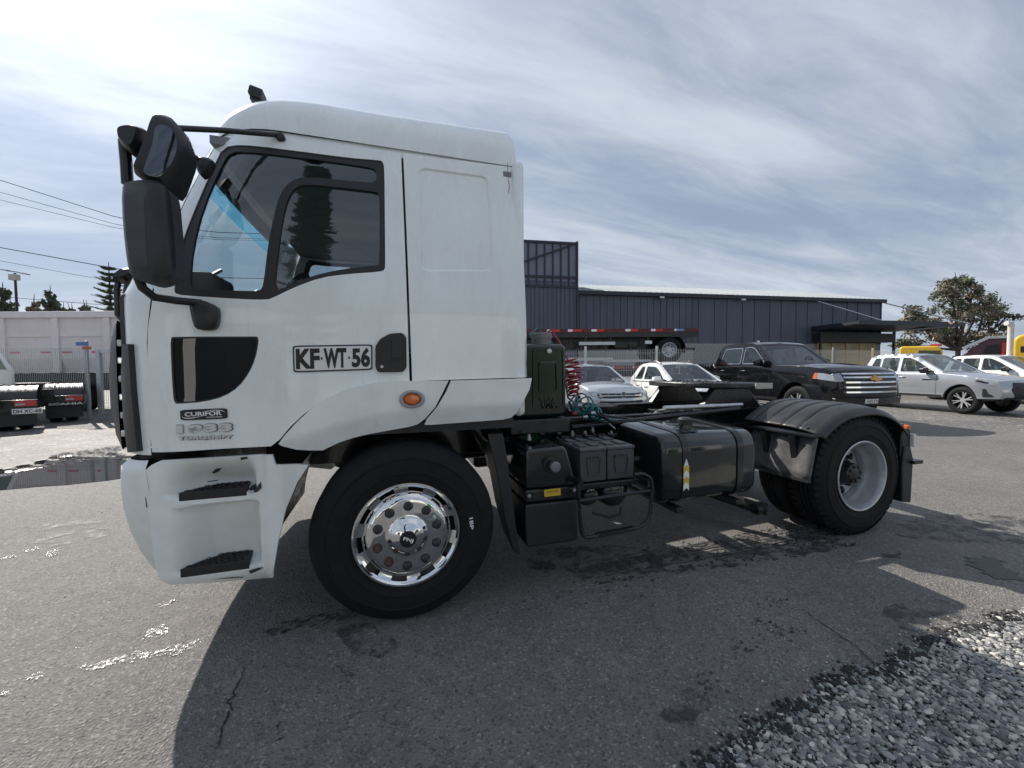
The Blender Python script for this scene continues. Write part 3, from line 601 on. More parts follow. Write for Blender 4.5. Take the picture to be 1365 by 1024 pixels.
for far in (False, True):
    sg = (lambda y: WD-y) if far else (lambda y: y)
    wh = tyre('front_tyre', truck, 0, *((WD-.275, WD) if far else (0., .275)))
    if far: continue
    # chrome cover: rim lip, slotted band, face with wells, dome
    cov = MB().lathe([(.30, .02), (.300, -.004), (.294, -.012), (.284, -.012), (.276, -.004)], (0, 0, R), 'y', 80).build('wheel_cover', CHROME, truck)
    NS = 10; bandp = [(.277, -.004), (.262, .006), (.248, .012), (.236, .012)]; mb = MB(); gap = .34
    for k in range(NS):
        a = 2*math.pi*k/NS+.12; mb.lathe(bandp, (0, 0, R), 'y', 8, a+gap*.5*.98, a+2*math.pi/NS-gap*.5*.98)
        mb.lathe([(.277, -.004), (.270, .002)], (0, 0, R), 'y', 5, a-gap*.5, a+gap*.5); mb.lathe([(.243, .0125), (.236, .012)], (0, 0, R), 'y', 5, a-gap*.5, a+gap*.5)
    mb.build('slotted_band', CHROME, cov)
    # face with ten round holes
    hol = [[(.168*math.cos(a)+.027*math.cos(t), .168*math.sin(a)+.027*math.sin(t)) for t in np.linspace(0, 2*math.pi, 17)[:-1]] for a in [2*math.pi*k/10+.28 for k in range(10)]]
    disc = [(.236*math.cos(t), .236*math.sin(t)) for t in np.linspace(0, 2*math.pi, 65)[:-1]]
    def facey(x, z):
        r = math.hypot(x, z); return float(np.interp(r, [0, .04, .08, .108, .112, .13, .195, .215, .228, .236], [-.075, -.072, -.055, -.028, -.026, -.026, -.022, -.016, .0, .012]))
    sheet(disc, hol, .012, lambda x, z: (x, facey(x, z), R+z)).build('cover_face', CHROME, cov, smooth=50)
    NUT = mat('nut_cap_dark', (.06, .062, .066), .3, .7)
    for k in range(10):
        a = 2*math.pi*k/10+.28; c = (.168*math.cos(a), 0, R+.168*math.sin(a))
        MB().lathe([(.026, .0), (.026, -.022), (.021, -.024), (.019, -.05), (.013, -.058), (0, -.06)], c, 'y', 14).build('wheel_nut', NUT if k not in (5, 6) else mat('rusty_nut', (.10, .055, .04), .6, .4), cov)
    MB().lathe([(0, -.082), (.042, -.080), (.046, -.072), (.046, -.05)], (0, 0, R), 'y', 28).build('hub_badge', mat('hub_badge_black', (.01, .01, .011), .4), cov)
    text_mesh('PNJ', lambda a, b, d: ((a-.5)*.056*math.cos(.4)+(b-.5)*.02*math.sin(.4), -.083-d, R-(a-.5)*.056*math.sin(.4)+(b-.5)*.022), .001, 'hub_lettering', BW, cov, .03)
    MB().lathe([(.296, .03), (.25, .06), (0, .07)], (0, 0, R), 'y', 40).build('wheel_disc', SATINB, cov)
    raised('1BP', wh, 0, -.006, .355, .05, .022, mat('tyre_white_letter', (.7, .7, .7), .6), span=.19)
    MB().box((-.3, .3, .42), (.3, 1.2, .62)).build('front_axle', SATINB, truck, bevel=.04)
# inner arch and mud flap
MB().lathe([(.66, .10), (.66, .75)], (.0, 0, .56), 'y', 30, .15, math.pi-.05).build('wheel_well', SATINB, truck)
fp = pxy([(649, 578), (669, 577), (675, 610), (684, 680), (692, 738), (683, 733), (672, 690), (659, 620)], .08)
MB().prism(fp, lambda x, z: (x, .06, z), lambda x, z: (x+.03, .42, z)).build('front_mud_flap', BLACKP, truck, bevel=.006)
# --- chassis
for y in (.80, 1.58): MB().box((-.9, y, .77), (4.42, y+.08, 1.02)).build('frame_rail', GLOSSB, truck, bevel=.008)
for x in (-.6, .9, 1.9, 2.7, 4.30): MB().box((x, .885, .80), (x+.10, 1.575, .98)).build('cross_member', SATINB, truck, bevel=.01)
MB().box((-.5, .9, .70), (.75, 1.56, 1.25)).build('gearbox', SATINB, truck, bevel=.05)
MB().tube([(.75, YC, .78), (3.6, YC, .62)], .06, 12).build('drive_shaft', SATINB, truck)
# long pipe rail beside the frame
MB().tube([PX(762, 570, .70), PX(800, 566, .70), PX(905, 553.5, .70), PX(985, 545, .70)], .022, 10).build('air_pipe', SATINB, truck)
MB().tube([(1.05, .95, 1.10), (1.45, .96, 1.10), (1.62, 1.0, 1.10), (1.66, 1.08, 1.08)], .03, 10).build('hose', mat('grey_hose', (.13, .13, .14), .4), truck)
# chain-like battery cover straps / small fittings
fit = mat('fitting_steel', (.42, .43, .45), .35, .9)
for u, v, y in ((705, 583, .3), (723, 575, .5), (763, 578, .5), (780, 578, .5), (790, 573, .6), (815, 578, .5), (745, 575, .6)):
    p = PX(u, v, y); MB().lathe([(0, .02), (.012, .02), (.012, .0), (.018, 0), (.018, -.02), (0, -.02)], p, 'z', 8).build('fitting', fit, truck)
mb = MB()
for i in range(26):
    t = i/25; p = PX(742+t*78, 584-4*t+1.4*math.sin(i*1.9), .47); mb.lathe([(.004, -.006), (.016, -.006), (.016, .006), (.004, .006)], p, 'z' if i % 2 else 'x', 8)
mb.build('chain', SATINB, truck)
MB().bar(PX(820, 572, .5), PX(812, 565, .6), .008, .008).build('clip', fit, truck)
# front tool box / washer tank unit behind the wheel
def pbox(name, px, y0, y1, m, par=truck, bevel=.012, yref=None):
    o = pxy(px, y0 if yref is None else yref); return MB().prism(o, lambda x, z: (x, y0, z), lambda x, z: (x, y1, z)).build(name, m, par, bevel=bevel, seg=3)
TK = mat('black_tank_paint', (.010, .013, .014), .14, var=.3, vscale=6, coat=.5)
urea = pbox('urea_tank', [(701, 600), (752, 595), (757, 601), (768, 642), (768, 648), (701, 653)], .10, .62, TK, bevel=.02)
pbox('tank_strap', [(700.5, 654.5), (768, 648.5), (770, 664), (701, 671)], .09, .60, SATINB, urea)
pbox('lower_box', [(700.5, 673), (770, 666), (770.5, 719), (765, 722), (705, 731), (701, 727)], .095, .62, BLACKP, urea, .02)
c = PX(734, 619, .10); MB().lathe([(.058, .005), (.052, -.012), (.034, -.014), (.034, -.05), (0, -.05)], c, 'y', 22).build('filler_neck', BLACKP, urea)
MB().lathe([(.034, -.045), (.036, -.085), (.03, -.092), (0, -.094)], c, 'y', 10).build('filler_cap', mat('grey_cap', (.2, .21, .22), .35, .6), urea)
lq = pxy([(725.5, 653.5), (747, 651), (747.5, 660), (726, 662.5)], .085); MB().prism(lq, lambda x, z: (x, .084, z), lambda x, z: (x, .092, z)).build('warning_label', mat('yellow_label', (.62, .42, .03), .5), urea)
def lq_f(a, b, d): p = (1-b)*((1-a)*lq[3]+a*lq[2])+b*((1-a)*lq[0]+a*lq[1]); return (p[0], .083-d, p[1])
text_mesh('ATENCION', lambda a, b, d: lq_f(.15+a*.7, .58+b*.24, d), .001, 'lettering', PLB, urea)
text_mesh('- - - - - -', lambda a, b, d: lq_f(.1+a*.8, .32+b*.06, d), .001, 'lettering', PLB, urea)
for u, v in ((705, 661), (765, 653.5)): MB().lathe([(0, -.012), (.012, -.01), (.014, .005)], PX(u, v, .088), 'y', 8).build('bolt', fit, urea)
for i in range(4): MB().bar(PX(684+i*6, 593-i*1.0, .45), PX(697+i*6-i*4, 605-i*3, .14), .012, .012).build('tank_rib', SATINB, urea)
# batteries
BAT = mat('battery_case', (.05, .053, .058), .5, var=.1, vscale=20); BAT2 = mat('battery_lid', (.075, .08, .086), .45, var=.1, vscale=20)
for (ua, ub) in ((774, 809), (810.5, 846)):
    xa, xb = PX(ua, 610, .12)[0], PX(ub, 610, .12)[0]; zt = .875; zb = .665
    bt = MB().box((xa, .125, zb), (xb, .55, zt)).build('battery', BAT, truck, bevel=.008)
    MB().box((xa-.003, .12, zt), (xb+.003, .555, zt+.022)).build('battery_lid', BAT2, bt, bevel=.006)
    w = xb-xa; hf = [(xa+w*.22, zt-.05), (xa+w*.80, zt-.05), (xa+w*.74, zt-.165), (xa+w*.30, zt-.165)]
    hin = [(xa+w*.27, zt-.058), (xa+w*.75, zt-.058), (xa+w*.70, zt-.157), (xa+w*.35, zt-.157)]
    sheet(rcorner(hf, .012), [rcorner(hin, .010)], .05, lambda x, z: (x, .117, z), lambda x, z: (x, .127, z)).build('battery_handle', BAT, bt)
    mb = MB()
    for i in range(5): mb.box((xa+w*(.26+i*.1), .108, zt-.052), (xa+w*(.26+i*.1)+w*.06, .122, zt-.038))
    mb.build('handle_ribs', BAT, bt)
    for (x_, y_) in ((xa+w*.25, .24), (xa+w*.72, .24), (xa+w*.25, .42), (xa+w*.72, .42)): MB().box((x_-w*.16, y_-.06, zt+.02), (x_+w*.16, y_+.05, zt+.034)).build('vent_cover', BAT2, bt, bevel=.006)
MB().box((1.08, .10, .62), (1.62, .60, .66)).build('battery_tray', SATINB, truck, bevel=.006)
# air reservoirs under the batteries
for (u, v, r) in ((784, 659, .085), (818, 655, .115)):
    p = PX(u, v, .18); MB().lathe([(0, -.02), (r*.6, -.005), (r*.92, .03), (r, .07), (r, .6), (r*.9, .66), (0, .68)], (p[0], .14, p[2]), 'y', 30).build('air_reservoir', GLOSSB, truck)
# step frame of bent tube
a = [PX(u, v, .01) for u, v in [(771, 645), (773, 690), (775, 711), (781, 717), (800, 714), (845, 705.5), (860, 699), (866, 690), (869, 660), (869.5, 645), (866, 636), (857, 631.5), (845, 633)]]
mb = MB().tube([p for p in chaikin(a, 1, False)], .013, 10)
mb.tube([PX(772, 668, .0), PX(866, 654, .0)], .013, 8)
fr = mb.build('side_step', SATINB, truck)
MB().bar(PX(796, 713, .02), PX(845, 704, .02), .05, .014).build('step_bar', GRIP, fr)
for u in (775, 866): MB().bar(PX(u, 645, .01), PX(u, 645, .01)+(0, .5, .0), .03, .04).build('step_bracket', SATINB, fr)
MB().tube([PX(790, 684, .2), PX(812, 690, .2), PX(826, 686, .2), PX(828, 676, .2)], .009, 8).build('hanging_hose', SEAL, truck)
# fuel tank : rounded square section swept along x
def ftank():
    x0, x1 = 1.74, 2.60; sec = rcorner([(.03, .46), (.66, .46), (.66, 1.0), (.03, .96)], .13, 6); cy, cz = .345, .72; lay = []
    for x, s_ in ((x0, .80), (x0+.004, .90), (x0+.018, .97), (x0+.045, 1.), (x1-.045, 1.), (x1-.018, .97), (x1-.004, .90), (x1, .80)): lay.append([(x, cy+(p[0]-cy)*s_, cz+(p[1]-cz)*s_) for p in sec])
    n = len(sec); V = [p for l in lay for p in l]; Fc = []
    for i in range(len(lay)-1): Fc += [(i*n+j, i*n+(j+1) % n, (i+1)*n+(j+1) % n, (i+1)*n+j) for j in range(n)]
    Fc += [tuple(range(n)), tuple((len(lay)-1)*n+j for j in range(n))[::-1]]
    return mesh('fuel_tank', V, Fc, TK, truck, 45), sec
tank, tsec = ftank()
for xa in (1.90, 2.40):
    mb = MB(); o = [(p[0]-.345, p[1]-.72) for p in tsec]; n = len(o); V = []
    for x, s_ in ((xa, 1.004), (xa, 1.022), (xa+.055, 1.022), (xa+.055, 1.004)): V += [(x, .345+p[0]*s_, .72+p[1]*s_) for p in o]
    mb.add(V, [(i*n+j, i*n+(j+1) % n, (i+1)*n+(j+1) % n, (i+1)*n+j) for i in range(3) for j in range(n)]); mb.build('tank_strap', mat('strap_steel_black', (.035, .037, .04), .25, .5), tank)
MB().lathe([(.09, .0), (.085, .012), (.05, .016), (.048, .05), (0, .05)], (2.07, .20, .965), 'z', 24).build('filler_collar', TK, tank)
MB().lathe([(.05, .045), (.055, .05), (.055, .085), (.04, .098), (0, .10)], (2.07, .20, .965), 'z', 12).build('fuel_cap', BLACKP, tank)
yl = mat('chevron_yellow', (.55, .42, .04), .5); wl = mat('chevron_white', (.75, .75, .72), .5)
for i in range(5):
    z0 = .565+i*.042; x0 = 1.905
    MB().prism([(x0, z0), (x0+.023, z0+.02), (x0+.046, z0), (x0+.046, z0+.042 if i < 4 else z0), (x0+.023, z0+.062), (x0, z0+.042 if i < 4 else z0)], lambda x, z: (x, .0175, z), lambda x, z: (x, .022, z)).build('chevron_mark', yl if i % 2 else wl, tank, smooth=0)
for x in (1.86, 2.40):
    MB().prism([(.03, .40), (.70, .40), (.78, .95), (.72, .95), (.62, .44), (.03, .44)], lambda y, z: (x, y, z), lambda y, z: (x+.06, y, z)).build('tank_bracket', SATINB, tank, bevel=.006)
MB().box((1.3, 1.78, .42), (2.75, 2.42, .98)).build('far_tank_sun_block', TK, truck, bevel=.1, seg=4)  # unseen far-side tank, added to block sunlight under the chassis
MB().box((.75, 1.75, .40), (1.25, 2.4, 1.0)).build('far_box_sun_block', SATINB, truck, bevel=.04)  # unseen far-side box, added beside the tank to block sunlight as well
# exhaust outlet below
p = PX(1022, 679, .25); MB().tube([(p[0]-.42, .95, p[2]+.12), (p[0]-.14, .50, p[2]+.03), (p[0]-.05, .33, p[2]), (p[0], .25, p[2])], .05, 18, False).build('exhaust_pipe', mat('burnt_steel', (.02, .018, .017), .7, .4), truck)
MB().lathe([(.046, 0), (.046, .1), (0, .1)], (p[0]-.004, .25, p[2]), 'x', 16).xf(lambda x, y, z: (x-.1, y+.03, z)).build('exhaust_inside', SEAL, truck)
# hydraulic tank behind the cab
y0 = .42; xa, xb, zb, zt = PX(700, 500, y0)[0]-.12, PX(755.5, 500, y0)[0], PX(750, 556, y0)[2], PX(750, 459, y0)[2]
hyd = MB().prism(rcorner([(xa, zb), (xb, zb), (xb, zt), (xa, zt)], .05, 5), lambda x, z: (x, y0, z), lambda x, z: (x, y0+.32, z)).build('hydraulic_tank', REFLGRN, truck, bevel=.03, seg=3)
def rib(px, w, h): o = rcorner(pxy(px, y0), .02, 3); c = np.mean(o, axis=0); i_ = [c+(p-c)*(1-w) for p in o]; return sheet(o, [i_], .06, lambda x, z: (x, y0-h, z), lambda x, z: (x, y0+.004, z))
rib([(710, 463), (751, 464), (752, 544), (710, 545)], .09, .010).build('pressed_rib', REFLGRN, hyd, bevel=.004)
rib([(718, 482), (742, 482), (743, 523), (718, 523)], .12, .012).build('pressed_rib', REFLGRN, hyd, bevel=.004)
tqh = pxy([(719, 531), (741, 531), (742, 544), (719, 545)], y0)
def hq(a, b, d): p = (1-b)*((1-a)*tqh[3]+a*tqh[2])+b*((1-a)*tqh[0]+a*tqh[1]); return (p[0], y0+.002-d, p[1])
text_mesh('TMA', hq, .012, 'embossed_lettering', REFLGRN, hyd, .02)
MB().lathe([(.02, .0), (.02, -.02), (.012, -.024), (0, -.024)], PX(731, 468.5, y0), 'y', 8).build('plug', STEEL, hyd)
cp = PX(722, 452, y0+.16); MB().lathe([(.075, -.10), (.075, .0), (.082, .0), (.082, .035), (.07, .045), (0, .045)], cp, 'z', 24).build('breather_cap', mat('dull_metal', (.18, .18, .18), .5, .6), hyd)
zl = PX(750, 576, .42)[2]; MB().box((xa, y0-.02, zl), (xb+.02, y0+.36, zb-.006)).build('tank_stand', SATINB, truck, bevel=.01)
# coiled air lines
def coil(name, p0, p1, r, turns, th, m, wob=.0):
    p0, p1 = np.array(p0), np.array(p1); ax = (p1-p0); L = np.linalg.norm(ax); ax /= L; e1 = np.cross(ax, [0, 1., .2]); e1 /= np.linalg.norm(e1); e2 = np.cross(ax, e1)
    n = int(turns*16); pts = [p0+ax*L*t+r*(1+wob*math.sin(5*t))*(math.cos(t*turns*6.283)*e1+math.sin(t*turns*6.283)*e2)+wob*.1*np.array([math.sin(3*t), 0, 0]) for t in np.linspace(0, 1, n)]
    return MB().tube(pts, th, 6).build(name, m, truck, smooth=60)
RED = mat('red_air_hose', (.30, .02, .03), .35, coat=.3); TEAL = mat('teal_air_hose', (.0, .16, .17), .35, coat=.3)
coil('coiled_red_hose', PX(759, 478, .62), PX(764, 525, .62), .055, 7, .0075, RED, .3)
coil('coiled_red_hose', PX(757, 500, .70), PX(763, 528, .66), .05, 5, .0075, RED, .2)
coil('coiled_teal_hose', PX(760, 535, .6), PX(786, 548, .65), .06, 4, .007, TEAL, .5)
coil('coiled_teal_hose', PX(770, 545, .7), PX(800, 557, .7), .045, 5, .007, TEAL, .6)
MB().tube([PX(712, 452, .75), PX(735, 440, .75), PX(745, 455, .72), PX(757, 480, .66)], .008, 8).build('red_air_hose', RED, truck)
MB().tube([PX(706, 446, .8), PX(716, 438, .8), PX(730, 452, .8), PX(748, 470, .8), PX(757, 530, .75), PX(785, 552, .75), PX(820, 560, .85)], .009, 8).build('teal_air_hose', TEAL, truck)
for i in range(7):
    u = 758+i*7; MB().tube([PX(u, 535+i*2.5, .62), PX(u+6, 548+i, .6), PX(u+22, 556+(i % 3)*3, .66), PX(u+60, 560+(i % 3), .85)], .008+.002*(i % 2), 6).build('cable', TEAL if i % 3 == 1 else SEAL, truck)
for u, v in ((772, 541), (766, 551), (780, 556), (790, 551)): MB().lathe([(0, -.02), (.014, -.02), (.02, 0), (.014, .02), (0, .02)], PX(u, v, .6), 'x', 8).build('coupling', fit if u != 766 else RED, truck)
# white bags on the frame
for u, v in ((890, 552), (905, 549)):
    p = PX(u, v, 1.1); mb = MB().lathe([(0, .06), (.08, .05), (.12, .0), (.09, -.05), (0, -.06)], (0, 0, 0), 'z', 12).xf(lambda x, y, z: (p[0]+x*1.5, 1.1+y, p[2]+z*.8+.012*math.sin(9*x+7*y))); mb.build('cable_bundle', mat('mottled_wrap', (.35, .36, .37), .5, c2=(.03, .03, .03), vscale=14), truck)
# --- fifth wheel
GRS = mat('greasy_plate', (.035, .035, .038), .35, .5, var=.6, vscale=9, bump=.3, bscale=40)
FW = MB().prism([(2.72, YC-.16), (2.80, YC-.40), (2.98, YC-.47), (3.30, YC-.47), (3.66, YC-.40), (3.66, YC-.10), (3.25, YC-.05), (3.25, YC+.05), (3.66, YC+.10), (3.66, YC+.40), (3.30, YC+.47), (2.98, YC+.47), (2.80, YC+.40), (2.72, YC+.16)],
             lambda x, y: (x, y, 1.235-.02*(x-3)), lambda x, y: (x, y, 1.29-.02*(x-3))).build('fifth_wheel', GRS, truck, bevel=.012)
mb = MB()
for i in range(70):
    x, y = random.uniform(2.82, 3.4), random.uniform(YC-.36, YC+.36); r_ = random.uniform(.012, .035)
    mb.lathe([(r_, 0), (r_*.7, r_*.5), (0, r_*.7)], (x, y, 1.285-.02*(x-3)), 'z', 6)
tag(mb.build('grease_lumps', GRS, FW, smooth=60), kind='stuff')
MB().box((3.40, YC-.483, 1.225), (3.62, YC-.472, 1.28)).build('id_plate', mat('dusty_plate', (.45, .43, .38), .6), FW)
for y in (YC-.42, YC+.34):
    MB().prism([(2.80, 1.037), (3.55, 1.037), (3.38, 1.235), (2.95, 1.235)], lambda x, z: (x, y, z), lambda x, z: (x, y+.08, z)).build('pedestal', SATINB, FW, bevel=.01)
MB().box((2.35, .76, 1.022), (3.75, .90, 1.036)).build('mounting_angle', SATINB, truck); MB().box((2.35, 1.56, 1.022), (3.75, 1.70, 1.036)).build('mounting_angle', SATINB, truck)
MB().tube([(2.30, .73, 1.075), (3.2, .73, 1.075)], .022, 12).build('release_bar', STEEL, truck)
for i in range(8): MB().lathe([(.018, 0), (.018, .022), (.012, .03), (0, .034)], (2.42+i*.16, .83, 1.036), 'z', 6).build('bolt', fit, truck)
# --- rear wheels, duals
WB = 3.73
for k, (ya, yb) in enumerate(((0., .265), (.325, .59), (WD-.59, WD-.325), (WD-.265, WD))):
    tr = tyre('rear_tyre', truck, WB, ya, yb, 54 if k in (0,) else 0)
    if k == 0: raised('LANDSPIDER', tr, WB, .004, .40, math.pi*.5, .045, span=1.25)
    rm = [(RIM+.004, .0), (RIM-.002, -.006), (RIM-.012, -.002), (RIM-.02, .02), (RIM-.026, .05), (RIM-.030, .10), (RIM-.045, .13), (RIM-.055, .155), (RIM-.056, .185), (RIM-.075, .20), (.16, .205), (.10, .205)]
    if k in (0, 3):
        sg = (lambda h: ya+h) if k == 0 else (lambda h: yb-h)
        rim = MB().lathe([(r_, sg(h)) for r_, h in rm[:9]], (WB, 0, R), 'y', 72).build('rear_rim', RIMSIL, truck)
        hol = [[(.198*math.cos(a_)+.027*math.cos(t), .198*math.sin(a_)+.034*math.sin(t)) for t in np.linspace(0, 2*math.pi, 13)[:-1]] for a_ in [2*math.pi*j/10 for j in range(10)]]
        disc = [(.242*math.cos(t), .242*math.sin(t)) for t in np.linspace(0, 2*math.pi, 49)[:-1]]
        sheet(disc, hol, .03, lambda x, z: (WB+x, sg(.19), R+z), lambda x, z: (WB+x, sg(.20), R+z)).build('rim_disc', RIMSIL, rim)
        MB().lathe([(.125, sg(.19)), (.12, sg(.15)), (.10, sg(.14)), (.085, sg(.07)), (.06, sg(.055)), (0, sg(.05))], (WB, 0, R), 'y', 28).build('hub', SATINB, rim)
        for j in range(10):
            a_ = 2*math.pi*(j+.5)/10; MB().lathe([(.018, sg(.19)), (.018, sg(.16)), (.012, sg(.145)), (0, sg(.14))], (WB+.15*math.cos(a_), 0, R+.15*math.sin(a_)), 'y', 8).build('wheel_nut', SATINB, rim)
        for j in range(8):
            a_ = 2*math.pi*(j+.25)/8; MB().lathe([(.012, sg(.07)), (.012, sg(.05)), (0, sg(.048))], (WB+.065*math.cos(a_), 0, R+.065*math.sin(a_)), 'y', 6).build('hub_bolt', SATINB, rim)
MB().lathe([(.13, .3), (.16, 1.0), (.28, 1.15), (.28, 1.31), (.16, 1.46), (.13, 2.1)], (WB, 0, R), 'y', 20).build('rear_axle', SATINB, truck)
# --- rear fenders
FEN = mat('fender_plastic', (.022, .023, .025), .42, var=.25, vscale=5, bump=.05, bscale=60, rvar=.12)
FENI = mat('fender_plastic_worn', (.04, .041, .044), .45, c2=(.12, .12, .12), vscale=11, bump=.08, bscale=90)
fprof = pxy([(1095, 582), (1104, 571), (1117, 560), (1133, 551), (1150, 547.5), (1166, 546), (1180, 548.5), (1193, 554), (1205, 564), (1214, 577)], -.01)
fprof = [np.array((p[0], p[1])) for p in chaikin(fprof, 1, False)]
for far in (False, True):
    sgy = (lambda y: WD-y) if far else (lambda y: y)
    nf = len(fprof); ny = 64; V = []
    for j in range(ny+1):
        y = -.012+.64*j/ny; edge = .045*max(0, 1-j/5.4)**2; rb = .020*max(0, math.cos((y-.16)/.13*2*math.pi))**10 if .1 < y < .60 else 0
        for i, p in enumerate(fprof):
            cx, cz = WB, R; d = p-np.array([cx, cz]); d /= np.linalg.norm(d); inside = 1 if 2 < i < nf-4 else .2
            q = p+np.array([0, .035])*math.sin(min(1, j/ny*2.5)*math.pi/2)-d*edge-d*rb*inside; V.append((q[0]-.16*(y/.64)*(1-i/nf)*.6, sgy(y), q[1]+.03*(y/.64)*(1-i/nf)))
    Fc = [(j*nf+i, j*nf+i+1, (j+1)*nf+i+1, (j+1)*nf+i) for j in range(ny) for i in range(nf-1)]
    fd = mesh('rear_fender', V, Fc, FEN, truck, 50); sm_ = fd.modifiers.new('t', 'SOLIDIFY'); sm_.thickness = .012; sm_.offset = 0
    p0 = fprof[0]
    MB().box((p0[0]-.10, min(sgy(0), sgy(.62)), p0[1]-.005), (p0[0]+.03, max(sgy(0), sgy(.62)), p0[1]+.010)).build('fender_edge', SATINB, fd)
    # front lower panel, curved, with ribs
    V = []; lo = PX(1085, 640, 0)
    for j in range(13):
        y = .0+.60*j/12; bow = .035*math.cos((y/.6-.1)*math.pi*5)*.35
        for t in np.linspace(0, 1, 7): V.append((p0[0]-.02+(lo[0]-p0[0]-.02)*t-bow, sgy(y), p0[1]-.012+(lo[2]-p0[1])*t))
    Fc = [(j*7+i, j*7+i+1, (j+1)*7+i+1, (j+1)*7+i) for j in range(12) for i in range(6)]
    lp_ = mesh('fender_front_panel', V, Fc, FENI, fd, 50); s2 = lp_.modifiers.new('t', 'SOLIDIFY'); s2.thickness = .012
    MB().box((lo[0]-.07, min(sgy(.0), sgy(.6)), lo[2]-.02), (lo[0]-.03, max(sgy(.0), sgy(.6)), lo[2]+.0)).build('panel_edge', FEN, fd)
    for yb_ in (.16, .42): MB().bar((p0[0]-.08, sgy(yb_), p0[1]-.01), (p0[0]-.03, sgy(yb_), p0[1]-.26), .05, .05).build('fender_bracket', SATINB, fd)
    for (xx, yy) in ((p0[0]+.02, .10), (p0[0]-.04, .46)):
        for r_ in (0, 1.57): MB().bar((xx-.028*math.cos(r_)-.0, sgy(yy-.028*math.sin(r_)), p0[1]+.045+.03*yy), (xx+.028*math.cos(r_), sgy(yy+.028*math.sin(r_)), p0[1]+.055+.03*yy), .012, .012).build('fixing_cross', SEAL, fd)
    MB().box((4.335, min(sgy(.02), sgy(.09)), .875), (4.37, max(sgy(.02), sgy(.09)), .915)).build('clearance_lamp', AMBER if not far else REDLENS, fd, bevel=.008)
    # tail mud flap, lamp and bracket
    fl = MB().prism([(4.30, .22), (4.43, .20), (4.445, .60), (4.40, .72), (4.32, .72), (4.30, .55)], lambda x, z: (x, sgy(.03), z), lambda x, z: (x, sgy(.58), z)).build('rear_mud_flap', BLACKP, truck, bevel=.01)
    MB().box((4.40, min(sgy(.0), sgy(.3)), .56), (4.52, max(sgy(.0), sgy(.3)), .59)).build('flap_bracket', SATINB, fl)
    MB().prism([(4.30, .62), (4.42, .66), (4.46, .74), (4.42, .92), (4.33, .92)], lambda x, z: (x, sgy(.05), z), lambda x, z: (x, sgy(.45), z)).build('tail_lamp_housing', SATINB, truck, bevel=.015)
    MB().box((4.425, min(sgy(.02), sgy(.18)), .71), (4.455, max(sgy(.02), sgy(.18)), .83)).build('tail_lamp', mat('pale_lens', (.7, .68, .66), .2, coat=.6), truck, bevel=.008)
MB().box((4.36, .7, .62), (4.42, 1.76, 1.0)).build('rear_crossbeam', SATINB, truck, bevel=.01)
for y in (.70, 1.70):
    for i in range(7): MB().bar((2.95, y, .62+i*.018), (4.45, y, .62+i*.018+.0), .07, .014).xf(lambda x, yy, z: (x, yy, z+.16*((x-WB)/.75)**2)).build('leaf_spring', SATINB, truck)
# ------------------------------------------------------------------ ground
def ground_mat(name, cA, cB, fine, spec_c, bump, wet=False, scale=1.):
    m = bpy.data.materials.new(name); m.use_nodes = True; nt = m.node_tree; N = nt.nodes; L = nt.links; b = N['Principled BSDF']
    tc = N.new('ShaderNodeTexCoord')
    def noise(s, d=6, r=.6):
        x = N.new('ShaderNodeTexNoise'); x.inputs['Scale'].default_value = s; x.inputs['Detail'].default_value = d; x.inputs['Roughness'].default_value = r; L.new(tc.outputs['Object'], x.inputs[0]); return x.outputs[0]
    def rng(i, a, b_, c=0, d=1):
        x = N.new('ShaderNodeMapRange'); L.new(i, x.inputs[0]); x.inputs[1].default_value = a; x.inputs[2].default_value = b_; x.inputs[3].default_value = c; x.inputs[4].default_value = d; return x.outputs[0]
    def mix(f, a, b_):
        x = N.new('ShaderNodeMix'); x.data_type = 'RGBA'; L.new(f, x.inputs[0])
        for i, v in ((6, a), (7, b_)):
            if isinstance(v, tuple): x.inputs[i].default_value = (*v, 1)
            else: L.new(v, x.inputs[i])
        return x.outputs[2]
    big = noise(.7*scale, 8, .62); mid = noise(9*scale, 8, .7); grain = noise(fine, 3, .6)
    c = mix(rng(big, .35, .65), cA, cB); c = mix(rng(mid, .42, .75, 0, .5), c, tuple(v*.60 for v in cA)); c = mix(rng(noise(2.3*scale, 9, .7), .55, .72, 0, .35), c, tuple(v*.72 for v in cA))
    vo = N.new('ShaderNodeTexVoronoi'); vo.inputs['Scale'].default_value = fine*.66; L.new(tc.outputs['Object'], vo.inputs[0])
    sp = N.new('ShaderNodeSeparateColor'); L.new(vo.outputs['Color'], sp.inputs[0])
    c = mix(rng(sp.outputs[0], .84, .99, 0, .6), c, spec_c); c = mix(rng(sp.outputs[1], .70, .95, 0, .6), c, tuple(v*.35 for v in cA))
    L.new(c, b.inputs['Base Color'])
    L.new(rng(big, .3, .7, .62, .8), b.inputs['Roughness']); b.inputs['Specular IOR Level'].default_value = .4
    ad = N.new('ShaderNodeMath'); ad.operation = 'ADD'; L.new(vo.outputs['Distance'], ad.inputs[0]); L.new(grain, ad.inputs[1])
    bp = N.new('ShaderNodeBump'); bp.inputs['Strength'].default_value = bump; bp.inputs['Distance'].default_value = .012/scale if False else .008; L.new(ad.outputs[0], bp.inputs['Height']); L.new(bp.outputs[0], b.inputs['Normal'])
    MATS[name] = m; return m
ASPH = ground_mat('asphalt', (.150, .147, .141), (.215, .208, .195), 150., (.40, .39, .37), 1.0)
GRAV = ground_mat('gravel_yard', (.115, .112, .107), (.19, .184, .172), 34., (.50, .48, .45), 1.0)
EARTH = ground_mat('packed_gravel', (.10, .10, .10), (.16, .155, .15), 60., (.35, .34, .32), .9)
